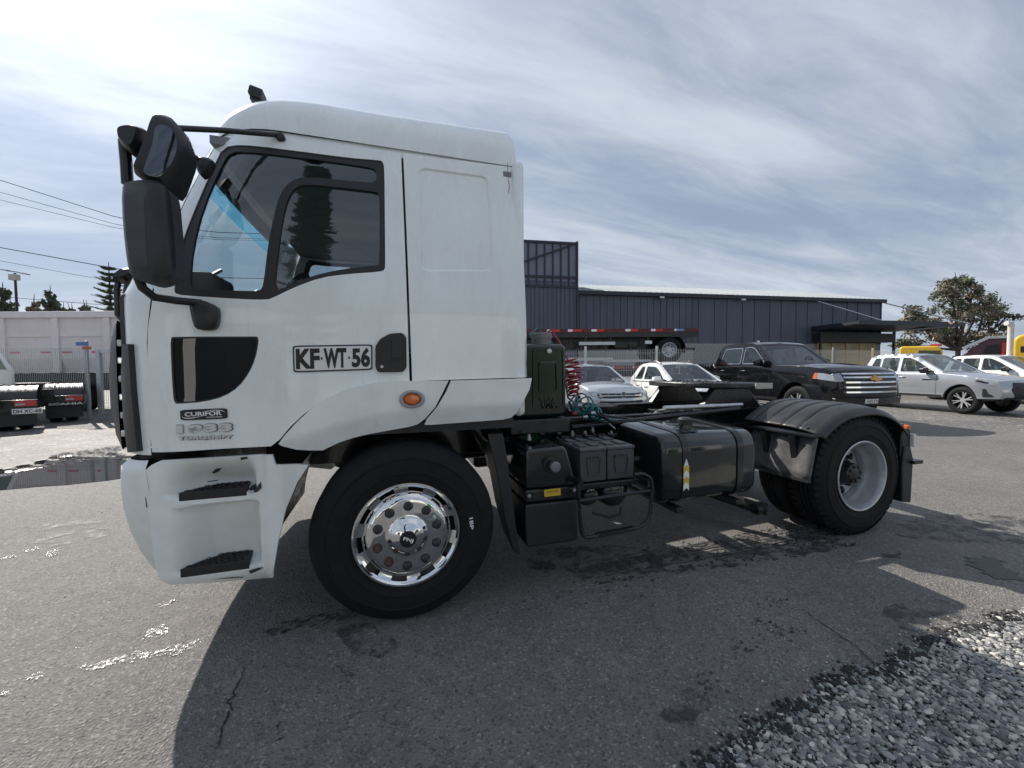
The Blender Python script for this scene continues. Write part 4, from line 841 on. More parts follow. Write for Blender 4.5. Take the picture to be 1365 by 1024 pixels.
g = mesh('ground', [(-900, -900, -.03), (900, -900, -.03), (900, 900, -.03), (-900, 900, -.03)], [(0, 1, 2, 3)], GRAV, None, 0); tag(g, kind='structure')
def jag(pts, amp, step=.05, seed=1):
    r = np.random.default_rng(seed); P = resample(pts, step); o = []
    for i, p in enumerate(P): o.append(p+r.normal(0, amp, 2))
    return o
edge = [PZ(u, v)[:2] for u, v in [(900, 1060), (955, 1024), (1000, 988), (1060, 950), (1130, 905), (1200, 890), (1225, 872), (1260, 850), (1310, 838), (1365, 820)]]
north = [PZ(u, v)[:2] for u, v in [(175, 622), (120, 626), (60, 634), (0, 646), (-200, 668)]]
left = list(north)
jagged = []
r_ = np.random.default_rng(3)
E2 = [np.array(p) for p in edge]; ee = []
for i in range(len(E2)-1):
    n = max(2, int(np.linalg.norm(E2[i+1]-E2[i])/.02))
    for k in range(n): ee.append(E2[i]+(E2[i+1]-E2[i])*k/n+r_.normal(0, .010, 2)+np.array([0, .018*math.sin(9*(i+k/n))]))
ee += [E2[-1], np.array([5.5, -1.05]), np.array([9., -1.6]), np.array([13., .5]), np.array([12.5, 5.2]), np.array([9., 8.]), np.array([1., 8.6]), np.array([-3., 7.0])]
nn = []
Q = [np.array(p) for p in [(-3.4, 5.2)]+[tuple(p) for p in left]+[(-14, 1.5), (-16, -5)]]
for i in range(len(Q)-1):
    n = max(2, int(np.linalg.norm(Q[i+1]-Q[i])/.12))
    for k in range(n): nn.append(Q[i]+(Q[i+1]-Q[i])*k/n+r_.normal(0, .025, 2))
ao = ee+nn+[np.array([-16, -7.]), np.array([-4., -4.2]), np.array([-.6, -2.6]), np.array([.2, -1.9])]
asph = sheet(ao, [], 1.6, lambda x, y: (x, y, 0.), lambda x, y: (x, y, -.05)).build('asphalt_pavement', ASPH, None, 0); tag(asph, kind='structure')
ge = [np.array(p) for p in [(-.55, -2.62), (.2, -1.95)]]+[p+np.array([0, .03]) for p in E2]+[np.array(p) for p in [(5.5, -1.0), (9, -1.55), (12, -6), (4, -5.9), (.25, -4.1)]]
gb = sheet(ge, [], .8, lambda x, y: (x, y, -.012)).build('gravel_bed', EARTH, None, 0); tag(gb, kind='structure')
# loose stones, real geometry
def stones(name, pts, rad, m, seed=0):
    r = np.random.default_rng(seed); t = (1+5**.5)/2
    B = np.array([(-1, t, 0), (1, t, 0), (-1, -t, 0), (1, -t, 0), (0, -1, t), (0, 1, t), (0, -1, -t), (0, 1, -t), (t, 0, -1), (t, 0, 1), (-t, 0, -1), (-t, 0, 1)], float); B /= np.linalg.norm(B[0])
    Ft = np.array([(0, 11, 5), (0, 5, 1), (0, 1, 7), (0, 7, 10), (0, 10, 11), (1, 5, 9), (5, 11, 4), (11, 10, 2), (10, 7, 6), (7, 1, 8), (3, 9, 4), (3, 4, 2), (3, 2, 6), (3, 6, 8), (3, 8, 9), (4, 9, 5), (2, 4, 11), (6, 2, 10), (8, 6, 7), (9, 8, 1)])
    n = len(pts); V = np.zeros((n, 12, 3)); 
    for i in range(n):
        a = r.uniform(0, 6.28); s_ = rad[i]*np.array([r.uniform(.9, 1.35), r.uniform(.65, 1.0), r.uniform(.45, .75)]); P = B*r.uniform(.70, 1.18, (12, 1))*s_
        tl = r.normal(0, .35); ct, st = math.cos(tl), math.sin(tl); P = P @ np.array([[1, 0, 0], [0, ct, -st], [0, st, ct]]).T; ca, sa = math.cos(a), math.sin(a); P = P @ np.array([[ca, -sa, 0], [sa, ca, 0], [0, 0, 1]]).T
        V[i] = P+pts[i]
    F_ = (Ft[None]+12*np.arange(n)[:, None, None]).reshape(-1, 3)
    me = bpy.data.meshes.new(name); me.from_pydata(V.reshape(-1, 3).tolist(), [], F_.tolist()); me.materials.append(m)
    at = me.color_attributes.new('tone', 'FLOAT_COLOR', 'POINT'); tn = np.repeat(r.uniform(0, 1, n), 12); at.data.foreach_set('color', np.stack([tn, tn, tn, np.ones_like(tn)], 1).ravel())
    o = bpy.data.objects.new(name, me); col.objects.link(o); return o
def stone_mat():
    m = bpy.data.materials.new('stone'); m.use_nodes = True; nt = m.node_tree; b = nt.nodes['Principled BSDF']; a = nt.nodes.new('ShaderNodeAttribute'); a.attribute_name = 'tone'
    cr = nt.nodes.new('ShaderNodeValToRGB'); nt.links.new(a.outputs['Fac'], cr.inputs[0]); e = cr.color_ramp.elements
    e[0].position = 0; e[0].color = (.10, .105, .115, 1); e[1].position = 1; e[1].color = (.72, .69, .62, 1); q = e.new(.55); q.color = (.30, .31, .31, 1); q = e.new(.85); q.color = (.50, .485, .45, 1)
    nz = nt.nodes.new('ShaderNodeTexNoise'); nz.inputs['Scale'].default_value = 120; mx = nt.nodes.new('ShaderNodeMix'); mx.data_type = 'RGBA'; mx.blend_type = 'MULTIPLY'; mx.inputs[0].default_value = .3
    nt.links.new(cr.outputs[0], mx.inputs[6]); nt.links.new(nz.outputs['Color'], mx.inputs[7]); nt.links.new(mx.outputs[2], b.inputs['Base Color']); b.inputs['Roughness'].default_value = .7
    return m
STONE = stone_mat()
n = 42000; X = RNG.uniform(.55, 5.0, n); Yv = RNG.uniform(-2.1, -.96, n); k = inpoly(np.stack([X, Yv], 1), np.array(ge)); X, Yv = X[k], Yv[k]
far_ = np.interp(X, [p[0] for p in E2], [p[1] for p in E2])
rad = RNG.lognormal(math.log(.0098), .36, len(X)); rad = np.clip(rad, .004, .0185)
o = stones('gravel', np.stack([X, Yv, rad*.35-.012+.012*RNG.random(len(X))], 1), rad, STONE, 5); tag(o, 'loose grey pebble gravel beside the broken asphalt edge', 'gravel', kind='stuff')
# strays and crumbs on the asphalt
n = 420; X = RNG.uniform(-3.2, 4.2, n); Yv = RNG.uniform(-1.6, 3.6, n); rad = RNG.uniform(.002, .006, n)
X2 = np.array([e[0] for e in ee[:150]]); Y2 = np.array([e[1] for e in ee[:150]]); X = np.concatenate([X, np.repeat(X2, 3)+RNG.normal(0, .03, 3*len(X2))]); Yv = np.concatenate([Yv, np.repeat(Y2, 3)+np.abs(RNG.normal(0, .05, 3*len(Y2)))]); rad = np.concatenate([rad, RNG.uniform(.003, .009, 3*len(X2))])
o = stones('stray_pebbles', np.stack([X, Yv, rad*.4], 1), rad, STONE, 9); tag(o, 'stray pebbles and crumbs scattered over the asphalt', 'pebbles', kind='stuff')
# crumbled black edge
CRUMB = mat('crumbled_bitumen', (.022, .022, .024), .8, bump=.3, bscale=60)
X = np.repeat(np.array([e[0] for e in ee[:170]]), 7); Yv = np.repeat(np.array([e[1] for e in ee[:170]]), 7); X = X+RNG.normal(0, .022, len(X)); Yv = Yv+RNG.normal(.012, .020, len(Yv)); rad = RNG.uniform(.005, .014, len(X))
o = stones('bitumen_crumbs', np.stack([X, Yv, rad*.3+.002], 1), rad, CRUMB, 11); tag(o, 'crumbled black bitumen along the broken asphalt edge', 'rubble', kind='stuff')
# cracks
CRK = mat('crack_shadow', (.02, .02, .021), .9)
def crack(px, w=.006, seed=0):
    r = np.random.default_rng(seed); P = [PZ(u, v)[:2] for u, v in px]; Q = []
    for i in range(len(P)-1):
        for k in range(5): Q.append(P[i]+(P[i+1]-P[i])*k/5+r.normal(0, .006, 2))
    Q.append(P[-1]); n = len(Q); V = []
    for i, p in enumerate(Q):
        t = Q[min(i+1, n-1)]-Q[max(i-1, 0)]; t /= np.linalg.norm(t)+1e-9; nn_ = np.array([-t[1], t[0]]); ww = w*(.35+.65*math.sin(math.pi*(i+.5)/n))*r.uniform(.5, 1.2)
        V += [(*(p+nn_*ww/2), .004), (*(p-nn_*ww/2), .004)]
    o = mesh('pavement_crack', V, [(2*i, 2*i+1, 2*i+3, 2*i+2) for i in range(n-1)], CRK, asph, 0)
crack([(325, 888), (322, 905), (311, 925), (306, 948), (298, 970), (292, 990), (288, 1000)], .009, 1)
crack([(1068, 812), (1090, 828), (1115, 845), (1140, 862), (1160, 880), (1178, 898)], .007, 2)
crack([(375, 960), (370, 975)], .006, 3); crack([(470, 905), (455, 893), (448, 888)], .005, 4); crack([(382, 984), (362, 992)], .004, 6)
# water
WATER = mat('puddle_water', (.018, .018, .017), .015, spec=.6)
WETM = mat('wet_asphalt', (.03, .03, .03), .16, bump=.45, bscale=120, spec=1.)
def broken(m, scale, lo, hi):
    nt = m.node_tree; b = nt.nodes['Principled BSDF']; tc = nt.nodes.new('ShaderNodeTexCoord'); nz = nt.nodes.new('ShaderNodeTexNoise'); nz.inputs['Scale'].default_value = scale; nz.inputs['Detail'].default_value = 5; nz.inputs['Roughness'].default_value = .7
    mr = nt.nodes.new('ShaderNodeMapRange'); mr.inputs[1].default_value = lo; mr.inputs[2].default_value = hi; nt.links.new(tc.outputs['Object'], nz.inputs[0]); nt.links.new(nz.outputs[0], mr.inputs[0]); nt.links.new(mr.outputs[0], b.inputs['Alpha'])
broken(WETM, 55, .47, .60)
WETG = mat('wet_gravel_sheen', (.04, .04, .04), .14, bump=.4, bscale=60, spec=1.); broken(WETG, 16, .50, .54)
WETD = mat('damp_mark', (.040, .040, .042), .5, bump=.5, bscale=150)
def patch(name, px, m, z, jit=.02, par=None, seed=0, step=.08):
    P = [PZ(u, v)[:2] for u, v in px]; P = chaikin(P, 2); r = np.random.default_rng(seed); P = [p+r.normal(0, jit, 2) for p in resample(P, step)]
    return sheet(P, [], 2.0, lambda x, y: (x, y, z)).build(name, m, par, 0)
pud = patch('puddle', [(-120, 672), (0, 653), (90, 647), (175, 637.5), (190, 628), (175, 613), (130, 613), (90, 619), (60, 622), (30, 630), (0, 636), (-100, 650)], WATER, .0045, .015); tag(pud, kind='structure')
for i, (u0, v0, u1, v1) in enumerate([(0, 628, 170, 607), (20, 620, 168, 603), (-60, 640, 60, 621)]):
    for j in range(16):
        t = RNG.random(); u = u0+(u1-u0)*t; v = v0+(v1-v0)*t+RNG.normal(0, 2.5); w = RNG.uniform(6, 26); h = RNG.uniform(.8, 2.2)
        o = patch('puddle_pool', [(u-w, v+.5), (u-w*.3, v-h), (u+w*.5, v-h*.8), (u+w, v), (u+w*.3, v+h), (u-w*.5, v+h)], WATER, -.024+.00035*(i*16+j), .03, pud, i*50+j, .12)
for i, px in enumerate([[(-60, 640), (0, 629), (60, 615), (165, 601), (178, 611), (100, 619), (40, 629), (0, 640)], [(60, 606), (120, 598), (165, 592), (165, 600), (110, 607), (70, 612)]]): patch('wet_gravel', px, WETG, -.010-.003*i, .03, pud, 140+i, .1)
for i, px in enumerate([[(28, 904), (48, 898), (62, 901), (40, 906)], [(95, 892), (130, 882), (170, 876), (215, 866), (262, 853), (270, 858), (235, 872), (180, 882), (120, 893)], [(192, 846), (205, 836), (226, 833), (229, 842), (210, 852), (195, 854)], [(170, 872), (180, 865), (184, 868), (176, 876)], [(0, 744), (24, 738), (26, 741), (4, 747)], [(60, 737), (78, 730), (76, 741), (64, 743)], [(208, 808), (236, 799), (236, 803), (212, 812)], [(0, 924), (18, 916), (14, 926), (2, 930)], [(30, 736), (50, 729), (54, 733), (36, 739)], [(96, 861), (106, 864), (100, 868)]]):
    patch('wet_patch', px, WETM, .0045, .012, asph, 90+i, .025)
for i, px in enumerate([[(1283, 745), (1310, 742), (1340, 748), (1362, 770), (1352, 776), (1318, 770), (1296, 756)], [(1175, 737), (1200, 739), (1200, 742), (1178, 741)]]): patch('damp_patch', px, WETD, .0048, .03, asph, 120+i, .04)
STAIN = mat('oil_stain', (.045, .046, .05), .55, bump=.5, bscale=150); broken(STAIN, 7, .46, .66)
DUST = mat('dry_dust', (.34, .33, .31), .9); broken(DUST, 12, .52, .80)
for i, px in enumerate([[(1185, 716), (1200, 690), (1290, 684), (1400, 690), (1400, 728), (1290, 724)], [(820, 745), (1000, 712), (1140, 716), (1130, 732), (990, 752), (850, 775)], [(1180, 806), (1240, 796), (1290, 812), (1280, 836), (1200, 846)], [(690, 735), (800, 725), (900, 740), (840, 775), (720, 770)], [(430, 830), (520, 840), (560, 870), (470, 880)], [(40, 700), (140, 690), (160, 720), (60, 735)], [(880, 930), (940, 915), (960, 960), (890, 975)]]): patch('oil_stain', px, STAIN, .0022+.0002*i, .02, asph, 200+i, .08)
for i, px in enumerate([[(1020, 880), (1090, 860), (1160, 930), (1110, 960), (1040, 930)], [(1080, 800), (1130, 800), (1200, 870), (1160, 880)], [(700, 860), (820, 850), (860, 930), (720, 940)], [(300, 900), (350, 890), (340, 960), (300, 950)], [(0, 780), (120, 760), (180, 800), (60, 830)]]): patch('dust_patch', px, DUST, .0012+.00015*i, .02, asph, 230+i, .08)
# wet tyre prints along the truck
mb = MB(); r = np.random.default_rng(21)
def blot(x, y, a, b, rot):
    n_ = 7; vs = []
    for k in range(n_):
        t = 2*math.pi*k/n_; q = r.uniform(.6, 1.15); px_, py_ = a*q*math.cos(t), b*q*math.sin(t); vs.append((x+px_*math.cos(rot)-py_*math.sin(rot), y+px_*math.sin(rot)+py_*math.cos(rot), .0042))
    mb.add(vs, [tuple(range(n_))])
for y0_, xs0, xs1, dn in ((.02, 1.1, 3.5, .8), (.13, 1.2, 3.6, .9), (.27, 1.3, 3.6, .8), (.36, 1.3, 3.6, .7), (-.06, 1.9, 3.5, .7)):
    x = xs0
    while x < xs1:
        if r.random() < dn*(.35+.65*(x-xs0)/(xs1-xs0)): blot(x, y0_+r.normal(0, .018)-.02*(x-2), r.uniform(.012, .035), r.uniform(.006, .014), r.uniform(-.3, .9))
        x += r.uniform(.015, .035)
for yy in (.09, .18, .215, .31):
    x = 1.3
    while x < 3.5: blot(x, yy-.02*(x-2)+r.normal(0, .003), .05, .006, -.02); x += .07
x = -.75
while x < -.2: blot(x, .12+.12*r.random()+.05*(x+.7), r.uniform(.01, .03), r.uniform(.005, .012), .4); x += .006
for k in range(40): blot(r.uniform(.35, 1.2), r.uniform(-.2, .12), r.uniform(.004, .016), r.uniform(.003, .008), r.uniform(0, 3))
for k in range(90): blot(r.uniform(-.5, 3.6), r.uniform(-1.1, .2), r.uniform(.002, .008), r.uniform(.002, .005), r.uniform(0, 3))
for (cx, cy) in ((1.65, -.72), (1.28, -.86), (2.15, -.50), (1.9, -.62), (1.95, -.72)):
    for k in range(14): blot(cx+r.normal(0, .05), cy+r.normal(0, .025), r.uniform(.006, .018), r.uniform(.004, .008), r.uniform(-.2, .8))
for (u, v) in ((810, 788), (835, 782), (865, 748), (870, 774), (1056, 843), (855, 795)):
    p = PZ(u, v); blot(p[0], p[1], .02, .010, .3)
o = mb.build('tyre_prints', WETD, None, 0); tag(o, 'dark damp tyre tread prints on asphalt beside the tractor truck', 'tyre prints', kind='stuff')
# ------------------------------------------------------------------ parked vehicles
def offset_in(poly, d):
    P = [np.array(p, float) for p in poly]; n = len(P); A = sum(P[i][0]*P[(i+1) % n][1]-P[(i+1) % n][0]*P[i][1] for i in range(n)); sg = 1 if A > 0 else -1; o = []
    for i in range(n):
        a, b, c = P[i-1], P[i], P[(i+1) % n]; e1 = (b-a)/(np.linalg.norm(b-a)+1e-9); e2 = (c-b)/(np.linalg.norm(c-b)+1e-9); n1 = np.array([-e1[1], e1[0]])*sg; n2 = np.array([-e2[1], e2[0]])*sg
        m_ = n1+n2; m_ /= max(.5, np.linalg.norm(m_)**2/2) ; o.append(b+m_*d)
    return o
class Car:
    def __init__(s, name, label, paint, sp, loc, rz, group=None):
        s.sp = sp; s.root = empty(name, loc, rz, label, sp['cat'], group); s.paint = paint; s.W = sp['W']/2; s.L = sp['L']/2
        s.body(); s.cabin(); s.wheels(); s.trim()
    def hw(s, x, z):
        w = s.W; sp = s.sp; t = max(0, abs(x)-.74*s.L)/(.26*s.L); w -= (.13 if x > 0 else .06)*t*t
        bz = sp['belt']; zb = bz*.62
        if z > zb: w -= .05*((z-zb)/(bz-zb))**2 if z <= bz else .05+(z-bz)*sp.get('tumble', .30)
        if z < .55: w -= .035*((.55-z)/.25)
        return w
    def df(s, x, y, z):  # plan bow of nose and tail
        k = sp_b = s.sp.get('bow', .16); f = max(0, (x-.55*s.L)/(.45*s.L)); r = max(0, (-x-.7*s.L)/(.3*s.L)); return (x-(k*f-.05*r)*(y/s.W)**2, y, z)
    def B(s, mb, name, m, par=None, **k): return mb.xf(s.df).build(name, m, par or s.root, **k)
    def body(s):
        sp = s.sp; top = sp['top']; zb = sp['zb']; r = sp['r']*1.17; out = []
        for xw in (sp['xr'], sp['xfw']):
            a0 = math.asin(max(-1, min(1, (zb-sp['r'])/r))); arc = [(xw+r*math.cos(a), sp['r']+r*math.sin(a)) for a in np.linspace(math.pi-a0, a0, 14)]; out += arc
        bot = [(top[0][0]+.03, zb+.05)]+out+[(top[-1][0]-.06, zb+.02)]
        poly = [np.array(p) for p in bot+[tuple(p) for p in reversed(top)]]; s.poly = poly
        mb = MB()
        for sg in (1, -1):
            sh = sheet(poly, [], .13, lambda x, z: (x, sg*s.hw(x, z), z)); mb.add(sh.v, sh.f)
        P = resample(poly, .13); n = len(P); nn = 8; V = []
        for p in P:
            w = s.hw(*p)
            for j in range(nn+1):
                t = -1+2*j/nn; V.append((p[0], t*w, p[1]+(sp.get('crown', .03)*(1-t*t) if p[1] > sp['belt']*.8 else 0)))
        mb.add(V, [(i*(nn+1)+j, i*(nn+1)+j+1, ((i+1) % n)*(nn+1)+j+1, ((i+1) % n)*(nn+1)+j) for i in range(n) for j in range(nn)])
        s.bd = s.B(mb, 'body', s.paint, smooth=32, bevel=.035, seg=3)
    def cabin(s):
        sp = s.sp; g = sp['gh']; wins = sp['wins']; mb = MB()
        gp = [np.array(p) for p in g]; hls = [rcorner(w, .05, 3) for w in wins]
        for sg in (1, -1):
            sh = sheet(gp, hls, .12, lambda x, z: (x, sg*s.hw(x, z), z)); mb.add(sh.v, sh.f)
        zt = max(p[1] for p in gp); tops = sorted([p for p in gp if p[1] > zt-.10], key=lambda p: p[0])
        def strip(p, q, hole=None, name=None, m=None, n=10):
            def fn(a, b): x, z = p*(1-a)+q*a; w = s.hw(x, z); return (x+sp.get('sbow', .0), (2*b-1)*w, z+.03*(1-(2*b-1)**2)*(a if hole else 1))
            if not hole: mb.grid(fn, 1, n); return
            o = [(0, 0), (1, 0), (1, 1), (0, 1)]; h = rcorner([(hole, hole*.9), (1-hole*.6, hole*.9), (1-hole*.6, 1-hole*.9), (hole, 1-hole*.9)], .08, 3)
            sh = sheet(o, [h], .25, fn); mb.add(sh.v, sh.f); s.B(sheet(h, [], .2, lambda a, b: (lambda v: (v[0]-.004, v[1], v[2]-.008))(fn(a, b))), name, CARGL)
        for a, b in zip(tops[:-1], tops[1:]): strip(a, b)
        bx = sorted(gp, key=lambda p: p[0]); rear_b = gp[0]; front_b = gp[-1]
        strip(front_b, tops[-1], .07, 'windscreen'); strip(rear_b, tops[0], .09, 'rear_window')
        s.gh = s.B(mb, 'greenhouse', s.paint, smooth=40)
        for i, h in enumerate(hls):
            for sg in (1, -1):
                s.B(sheet(h, [], .25, lambda x, z: (x, sg*(s.hw(x, z)-.008), z)), 'side_window', CARGL)
                ri = offset_in(h, .013)
                s.B(sheet(h, [ri], .2, lambda x, z: (x, sg*(s.hw(x, z)+.003), z)), 'window_trim', sp.get('wtrim', SEAL), s.gh)
        b = sp['belt']; x0, x1 = min(p[0] for p in gp)+.3, max(p[0] for p in gp)-.15
        s.B(MB().box((x0, -s.W+.16, .45), (x1, s.W-.16, b-.06)), 'interior', INTD)
        for xs in sp['seats']:
            for y in (-.37, .37):
                MB().prism([(xs, b-.1), (xs+.16, b-.1), (xs+.05, b+.22), (xs-.06, b+.22)], lambda x, z: (x, y-.22, z), lambda x, z: (x, y+.22, z)).build('seat', INTG, s.root, bevel=.04)
                MB().box((xs-.07, y-.11, b+.24), (xs+.02, y+.11, b+.40)).build('head_rest', INTG, s.root, bevel=.03)
        MB().lathe([(.17, 0), (.19, .012), (.17, .02)], (0, 0, 0), 'x', 20).xf(lambda x, y, z: (sp['seats'][-1]+.62+x-.3*z, .37+y, b+.05+z)).build('steering_wheel', INTD, s.root)
    def wheels(s):
        sp = s.sp; r = sp['r']; rr_ = r*.64
        for xw in (sp['xr'], sp['xfw']):
            for sg in (1, -1):
                w = s.W-.03; sy = lambda h: sg*(w-h)
                pr = [(rr_-.02, .06), (rr_, .02), (rr_+.03, .0), (r-.06, -.002), (r-.02, .02), (r, .05), (r, .2), (r-.03, .23), (rr_, .23)]
                t = MB().lathe([(a, sy(b)) for a, b in pr], (xw, 0, r), 'y', 36).build('tyre', RUBBER, s.root)
                rim = MB().lathe([(rr_+.004, sy(.012)), (rr_-.012, sy(.01)), (rr_-.02, sy(.04)), (rr_-.03, sy(.12)), (.06, sy(.13)), (0, sy(.13))], (xw, 0, r), 'y', 30).build('rim', SATINB, t)
                ns = sp.get('spokes', 6); mb = MB()
                for k in range(ns):
                    a = 2*math.pi*k/ns+.3
                    for da in (-.16, .16):
                        c0 = np.array([xw+.05*math.cos(a), sy(.045), r+.05*math.sin(a)]); c1 = np.array([xw+(rr_-.012)*math.cos(a+da), sy(.022), r+(rr_-.012)*math.sin(a+da)]); mb.bar(c0, c1, .03, .026)
                mb.lathe([(.07, sy(.05)), (.065, sy(.03)), (0, sy(.025))], (xw, 0, r), 'y', 14); mb.build('spokes', sp.get('rimm', RIMSIL), rim)
                MB().lathe([(r*1.15, sy(.02)), (r*1.15, sy(.5))], (xw, 0, r), 'y', 20, 0, math.pi).build('wheel_well', SEAL, s.root)
    def side(s, poly, name, m, o=.006, both=True, rnd=.02, par=None, t=None):
        for sg in ((1, -1) if both else (-1,)):
            P = rcorner(poly, rnd, 3) if rnd else poly
            s.B(sheet(P, [], .08, lambda x, z: (x, sg*(s.hw(x, z)+o), z), (lambda x, z: (x, sg*(s.hw(x, z)-.01), z)) if o > .008 else None), name, m, par)
    def front(s, poly, name, m, o=.008, rnd=.02, par=None, mirror=False, xz=None):
        xz = xz or s.sp['fx']
        for sg in ((1, -1) if mirror else (1,)):
            P = rcorner([(sg*a, b) for a, b in poly], rnd, 3) if rnd else [(sg*a, b) for a, b in poly]
            s.B(sheet(P, [], .1, lambda y, z: (xz(z)+o, y, z), lambda y, z: (xz(z)-.02, y, z)), name, m, par)
    def trim(s):
        sp = s.sp; b = sp['belt']
        for sg in (1, -1):
            mx = sp['mx']; y0 = s.hw(mx, b+.1); mb = MB(); vs = rcorner([(y0+.05, b+.0), (y0+.27, b+.02), (y0+.28, b+.16), (y0+.08, b+.19)], .05, 4)
            mb.prism(vs, lambda y, z: (mx-.07, sg*y, z), lambda y, z: (mx+.06, sg*y, z)); m_ = mb.build('door_mirror', sp.get('mirm', s.paint), s.root, bevel=.03, seg=3)
            MB().box((mx-.04, min(sg*(y0-.04), sg*(y0+.1)), b+.0), (mx+.03, max(sg*(y0-.04), sg*(y0+.1)), b+.04)).build('mirror_stalk', SEAL, m_)
            for hx in sp['handles']:
                yy = s.hw(hx, b-.12); MB().bar((hx-.09, sg*(yy+.02), b-.12), (hx+.09, sg*(yy+.02), b-.115), .022, .03).build('door_handle', sp.get('hm', s.paint), s.root, bevel=.008)
        for xd in sp['doors']:
            s.side([(xd-.004, sp['zb']+.08), (xd+.004, sp['zb']+.08), (xd+.004, b+.0), (xd-.004, b+.0)], 'door_gap', SEAL, .002, rnd=0)
        s.side([(sp['xr']+sp['r']*1.25, sp['zb']+.01), (sp['xfw']-sp['r']*1.25, sp['zb']+.01), (sp['xfw']-sp['r']*1.25, sp['zb']+.07), (sp['xr']+sp['r']*1.25, sp['zb']+.07)], 'rocker_trim', SEAL, .012, rnd=0)
CHEVGOLD = mat('gold_emblem', (.50, .28, .09), .3, .7)
BLKPAINT = mat('black_car_paint', (.004, .004, .005), .10, coat=.35, spec=.4)
SILPAINT = mat('silver_car_paint', (.42, .44, .47), .25, .55, coat=1., var=.03, vscale=3)
SIL2 = mat('pale_silver_car_paint', (.50, .53, .56), .25, .5, coat=1., var=.03, vscale=3)
CARWHITE = mat('white_car_paint', (.78, .79, .77), .22, coat=1.)
YELP = mat('yellow_machine_paint', (.68, .42, .015), .35, coat=.5, var=.06)
def lin(pts): return lambda z: float(np.interp(z, [p[0] for p in pts], [p[1] for p in pts]))
# black full-size pickup
spS = dict(cat='pickup', L=5.9, W=2.06, belt=1.30, zb=.50, r=.43, xr=-1.92, xfw=1.83, bow=.20, crown=.05, tumble=.26,
    top=[(-2.92, .62), (-2.93, 1.36), (-1.12, 1.36), (-1.08, 1.30), (1.0, 1.30), (1.15, 1.33), (1.9, 1.31), (2.6, 1.24), (2.78, 1.17), (2.86, 1.02), (2.88, .72), (2.84, .54)],
    gh=[(-1.08, 1.30), (-.92, 1.80), (-.80, 1.87), (-.2, 1.92), (.28, 1.89), (.42, 1.84), (1.18, 1.30)],
    wins=[[(-.86, 1.36), (-.03, 1.36), (-.03, 1.78), (-.72, 1.78)], [(.05, 1.36), (.86, 1.36), (.42, 1.74), (.30, 1.79), (.05, 1.79)]], wtrim=CHROME, seats=(-.45, .35), mx=.78, mirm=BLKPAINT, hm=CHROME, handles=(-.72, .12), doors=(-.02, 1.02, -.98), spokes=6, fx=lin([(.5, 2.85), (.72, 2.885), (1.02, 2.87), (1.2, 2.75)]))
def place(u, Z, ref_local, rz):
    p = BG(u, Z); c, s_ = math.cos(rz), math.sin(rz); return (p[0]-(c*ref_local[0]-s_*ref_local[1]), p[1]-(s_*ref_local[0]+c*ref_local[1]), -.03)
blk = Car('pickup_truck', 'shiny black crew cab pickup with chrome grille bars and gold bowtie emblem', BLKPAINT, spS, (10.734, 6.678, 0), 4.619, 'vehicles parked in a row')
blk.root.scale = (1, 1, 1.12)
c_ = blk; c_.front([(-.74, .66), (.74, .66), (.80, 1.14), (-.80, 1.14)], 'grille', SEAL, .006)
for i, z in enumerate((.76, .86, .96, 1.06, 1.135)): c_.front([(-.76+.0*i, z-.016), (.76, z-.016), (.76, z+.016), (-.76, z+.016)], 'grille_bar', CHROME if i != 4 else CHROME, .028, .012)
for q in ([(-.17, 1.0), (-.06, 1.0), (-.05, .965), (.05, .965), (.06, 1.0), (.17, 1.0), (.14, 1.06), (.05, 1.06), (.045, 1.095), (-.06, 1.095), (-.065, 1.06), (-.14, 1.06)],): c_.front(q, 'bowtie_emblem', CHEVGOLD, .05, 0)
for sgn in (1, -1):
    c_.front([(sgn*.76, .98), (sgn*.94, .97), (sgn*.95, 1.13), (sgn*.78, 1.15)], 'headlight', CLEARL, .014)
    s_=sgn
c_.side([(2.42, 1.03), (2.86, .98), (2.85, 1.10), (2.60, 1.145), (2.46, 1.15)], 'headlight', CLEARL, .006)
c_.side([(2.36, 1.03), (2.46, 1.02), (2.48, 1.15), (2.40, 1.15)], 'turn_lamp', AMBER, .010)
c_.front([(-.96, .50), (.96, .50), (.96, .64), (-.96, .64)], 'bumper_bar', SATINB, .05); c_.front([(-.3, .53), (.05, .53), (.05, .62), (-.3, .62)], 'number_plate', PLW, .055, 0)
text_mesh('KXLT 93', lambda a, b, d: c_.df(2.885+.058+d, -.27+a*.29, .55+b*.05), .002, 'plate_lettering', PLB, c_.root)
MB().tube([(-.1, -.2, 1.93), (-.25, -.2, 1.99)], [.05, .01], 8).build('roof_antenna', SEAL, blk.root)
# silver double-cab pickup
spH = dict(cat='pickup', L=5.3, W=1.86, belt=1.13, zb=.44, r=.385, xr=-1.48, xfw=1.60, bow=.24, crown=.05, tumble=.30,
    top=[(-2.60, .6), (-2.62, 1.17), (-1.02, 1.16), (-.98, 1.13), (.85, 1.13), (1.05, 1.14), (1.7, 1.08), (2.25, 1.0), (2.48, .93), (2.58, .78), (2.60, .58), (2.54, .46)],
    gh=[(-1.20, 1.13), (-1.02, 1.62), (-.90, 1.70), (-.3, 1.74), (.10, 1.72), (.28, 1.68), (1.18, 1.14)],
    wins=[[(-1.0, 1.20), (-.68, 1.20), (-.68, 1.62), (-.86, 1.62)], [(-.62, 1.18), (-.12, 1.18), (-.12, 1.63), (-.62, 1.63)], [(-.03, 1.18), (.88, 1.18), (.45, 1.48), (.18, 1.62), (-.03, 1.63)]], seats=(-.55, .22), mx=.72, mirm=SATINB, handles=(-.95, .05), doors=(-.08, .98, -.98), spokes=6, fx=lin([(.46, 2.54), (.58, 2.60), (.78, 2.58), (.93, 2.48)]))
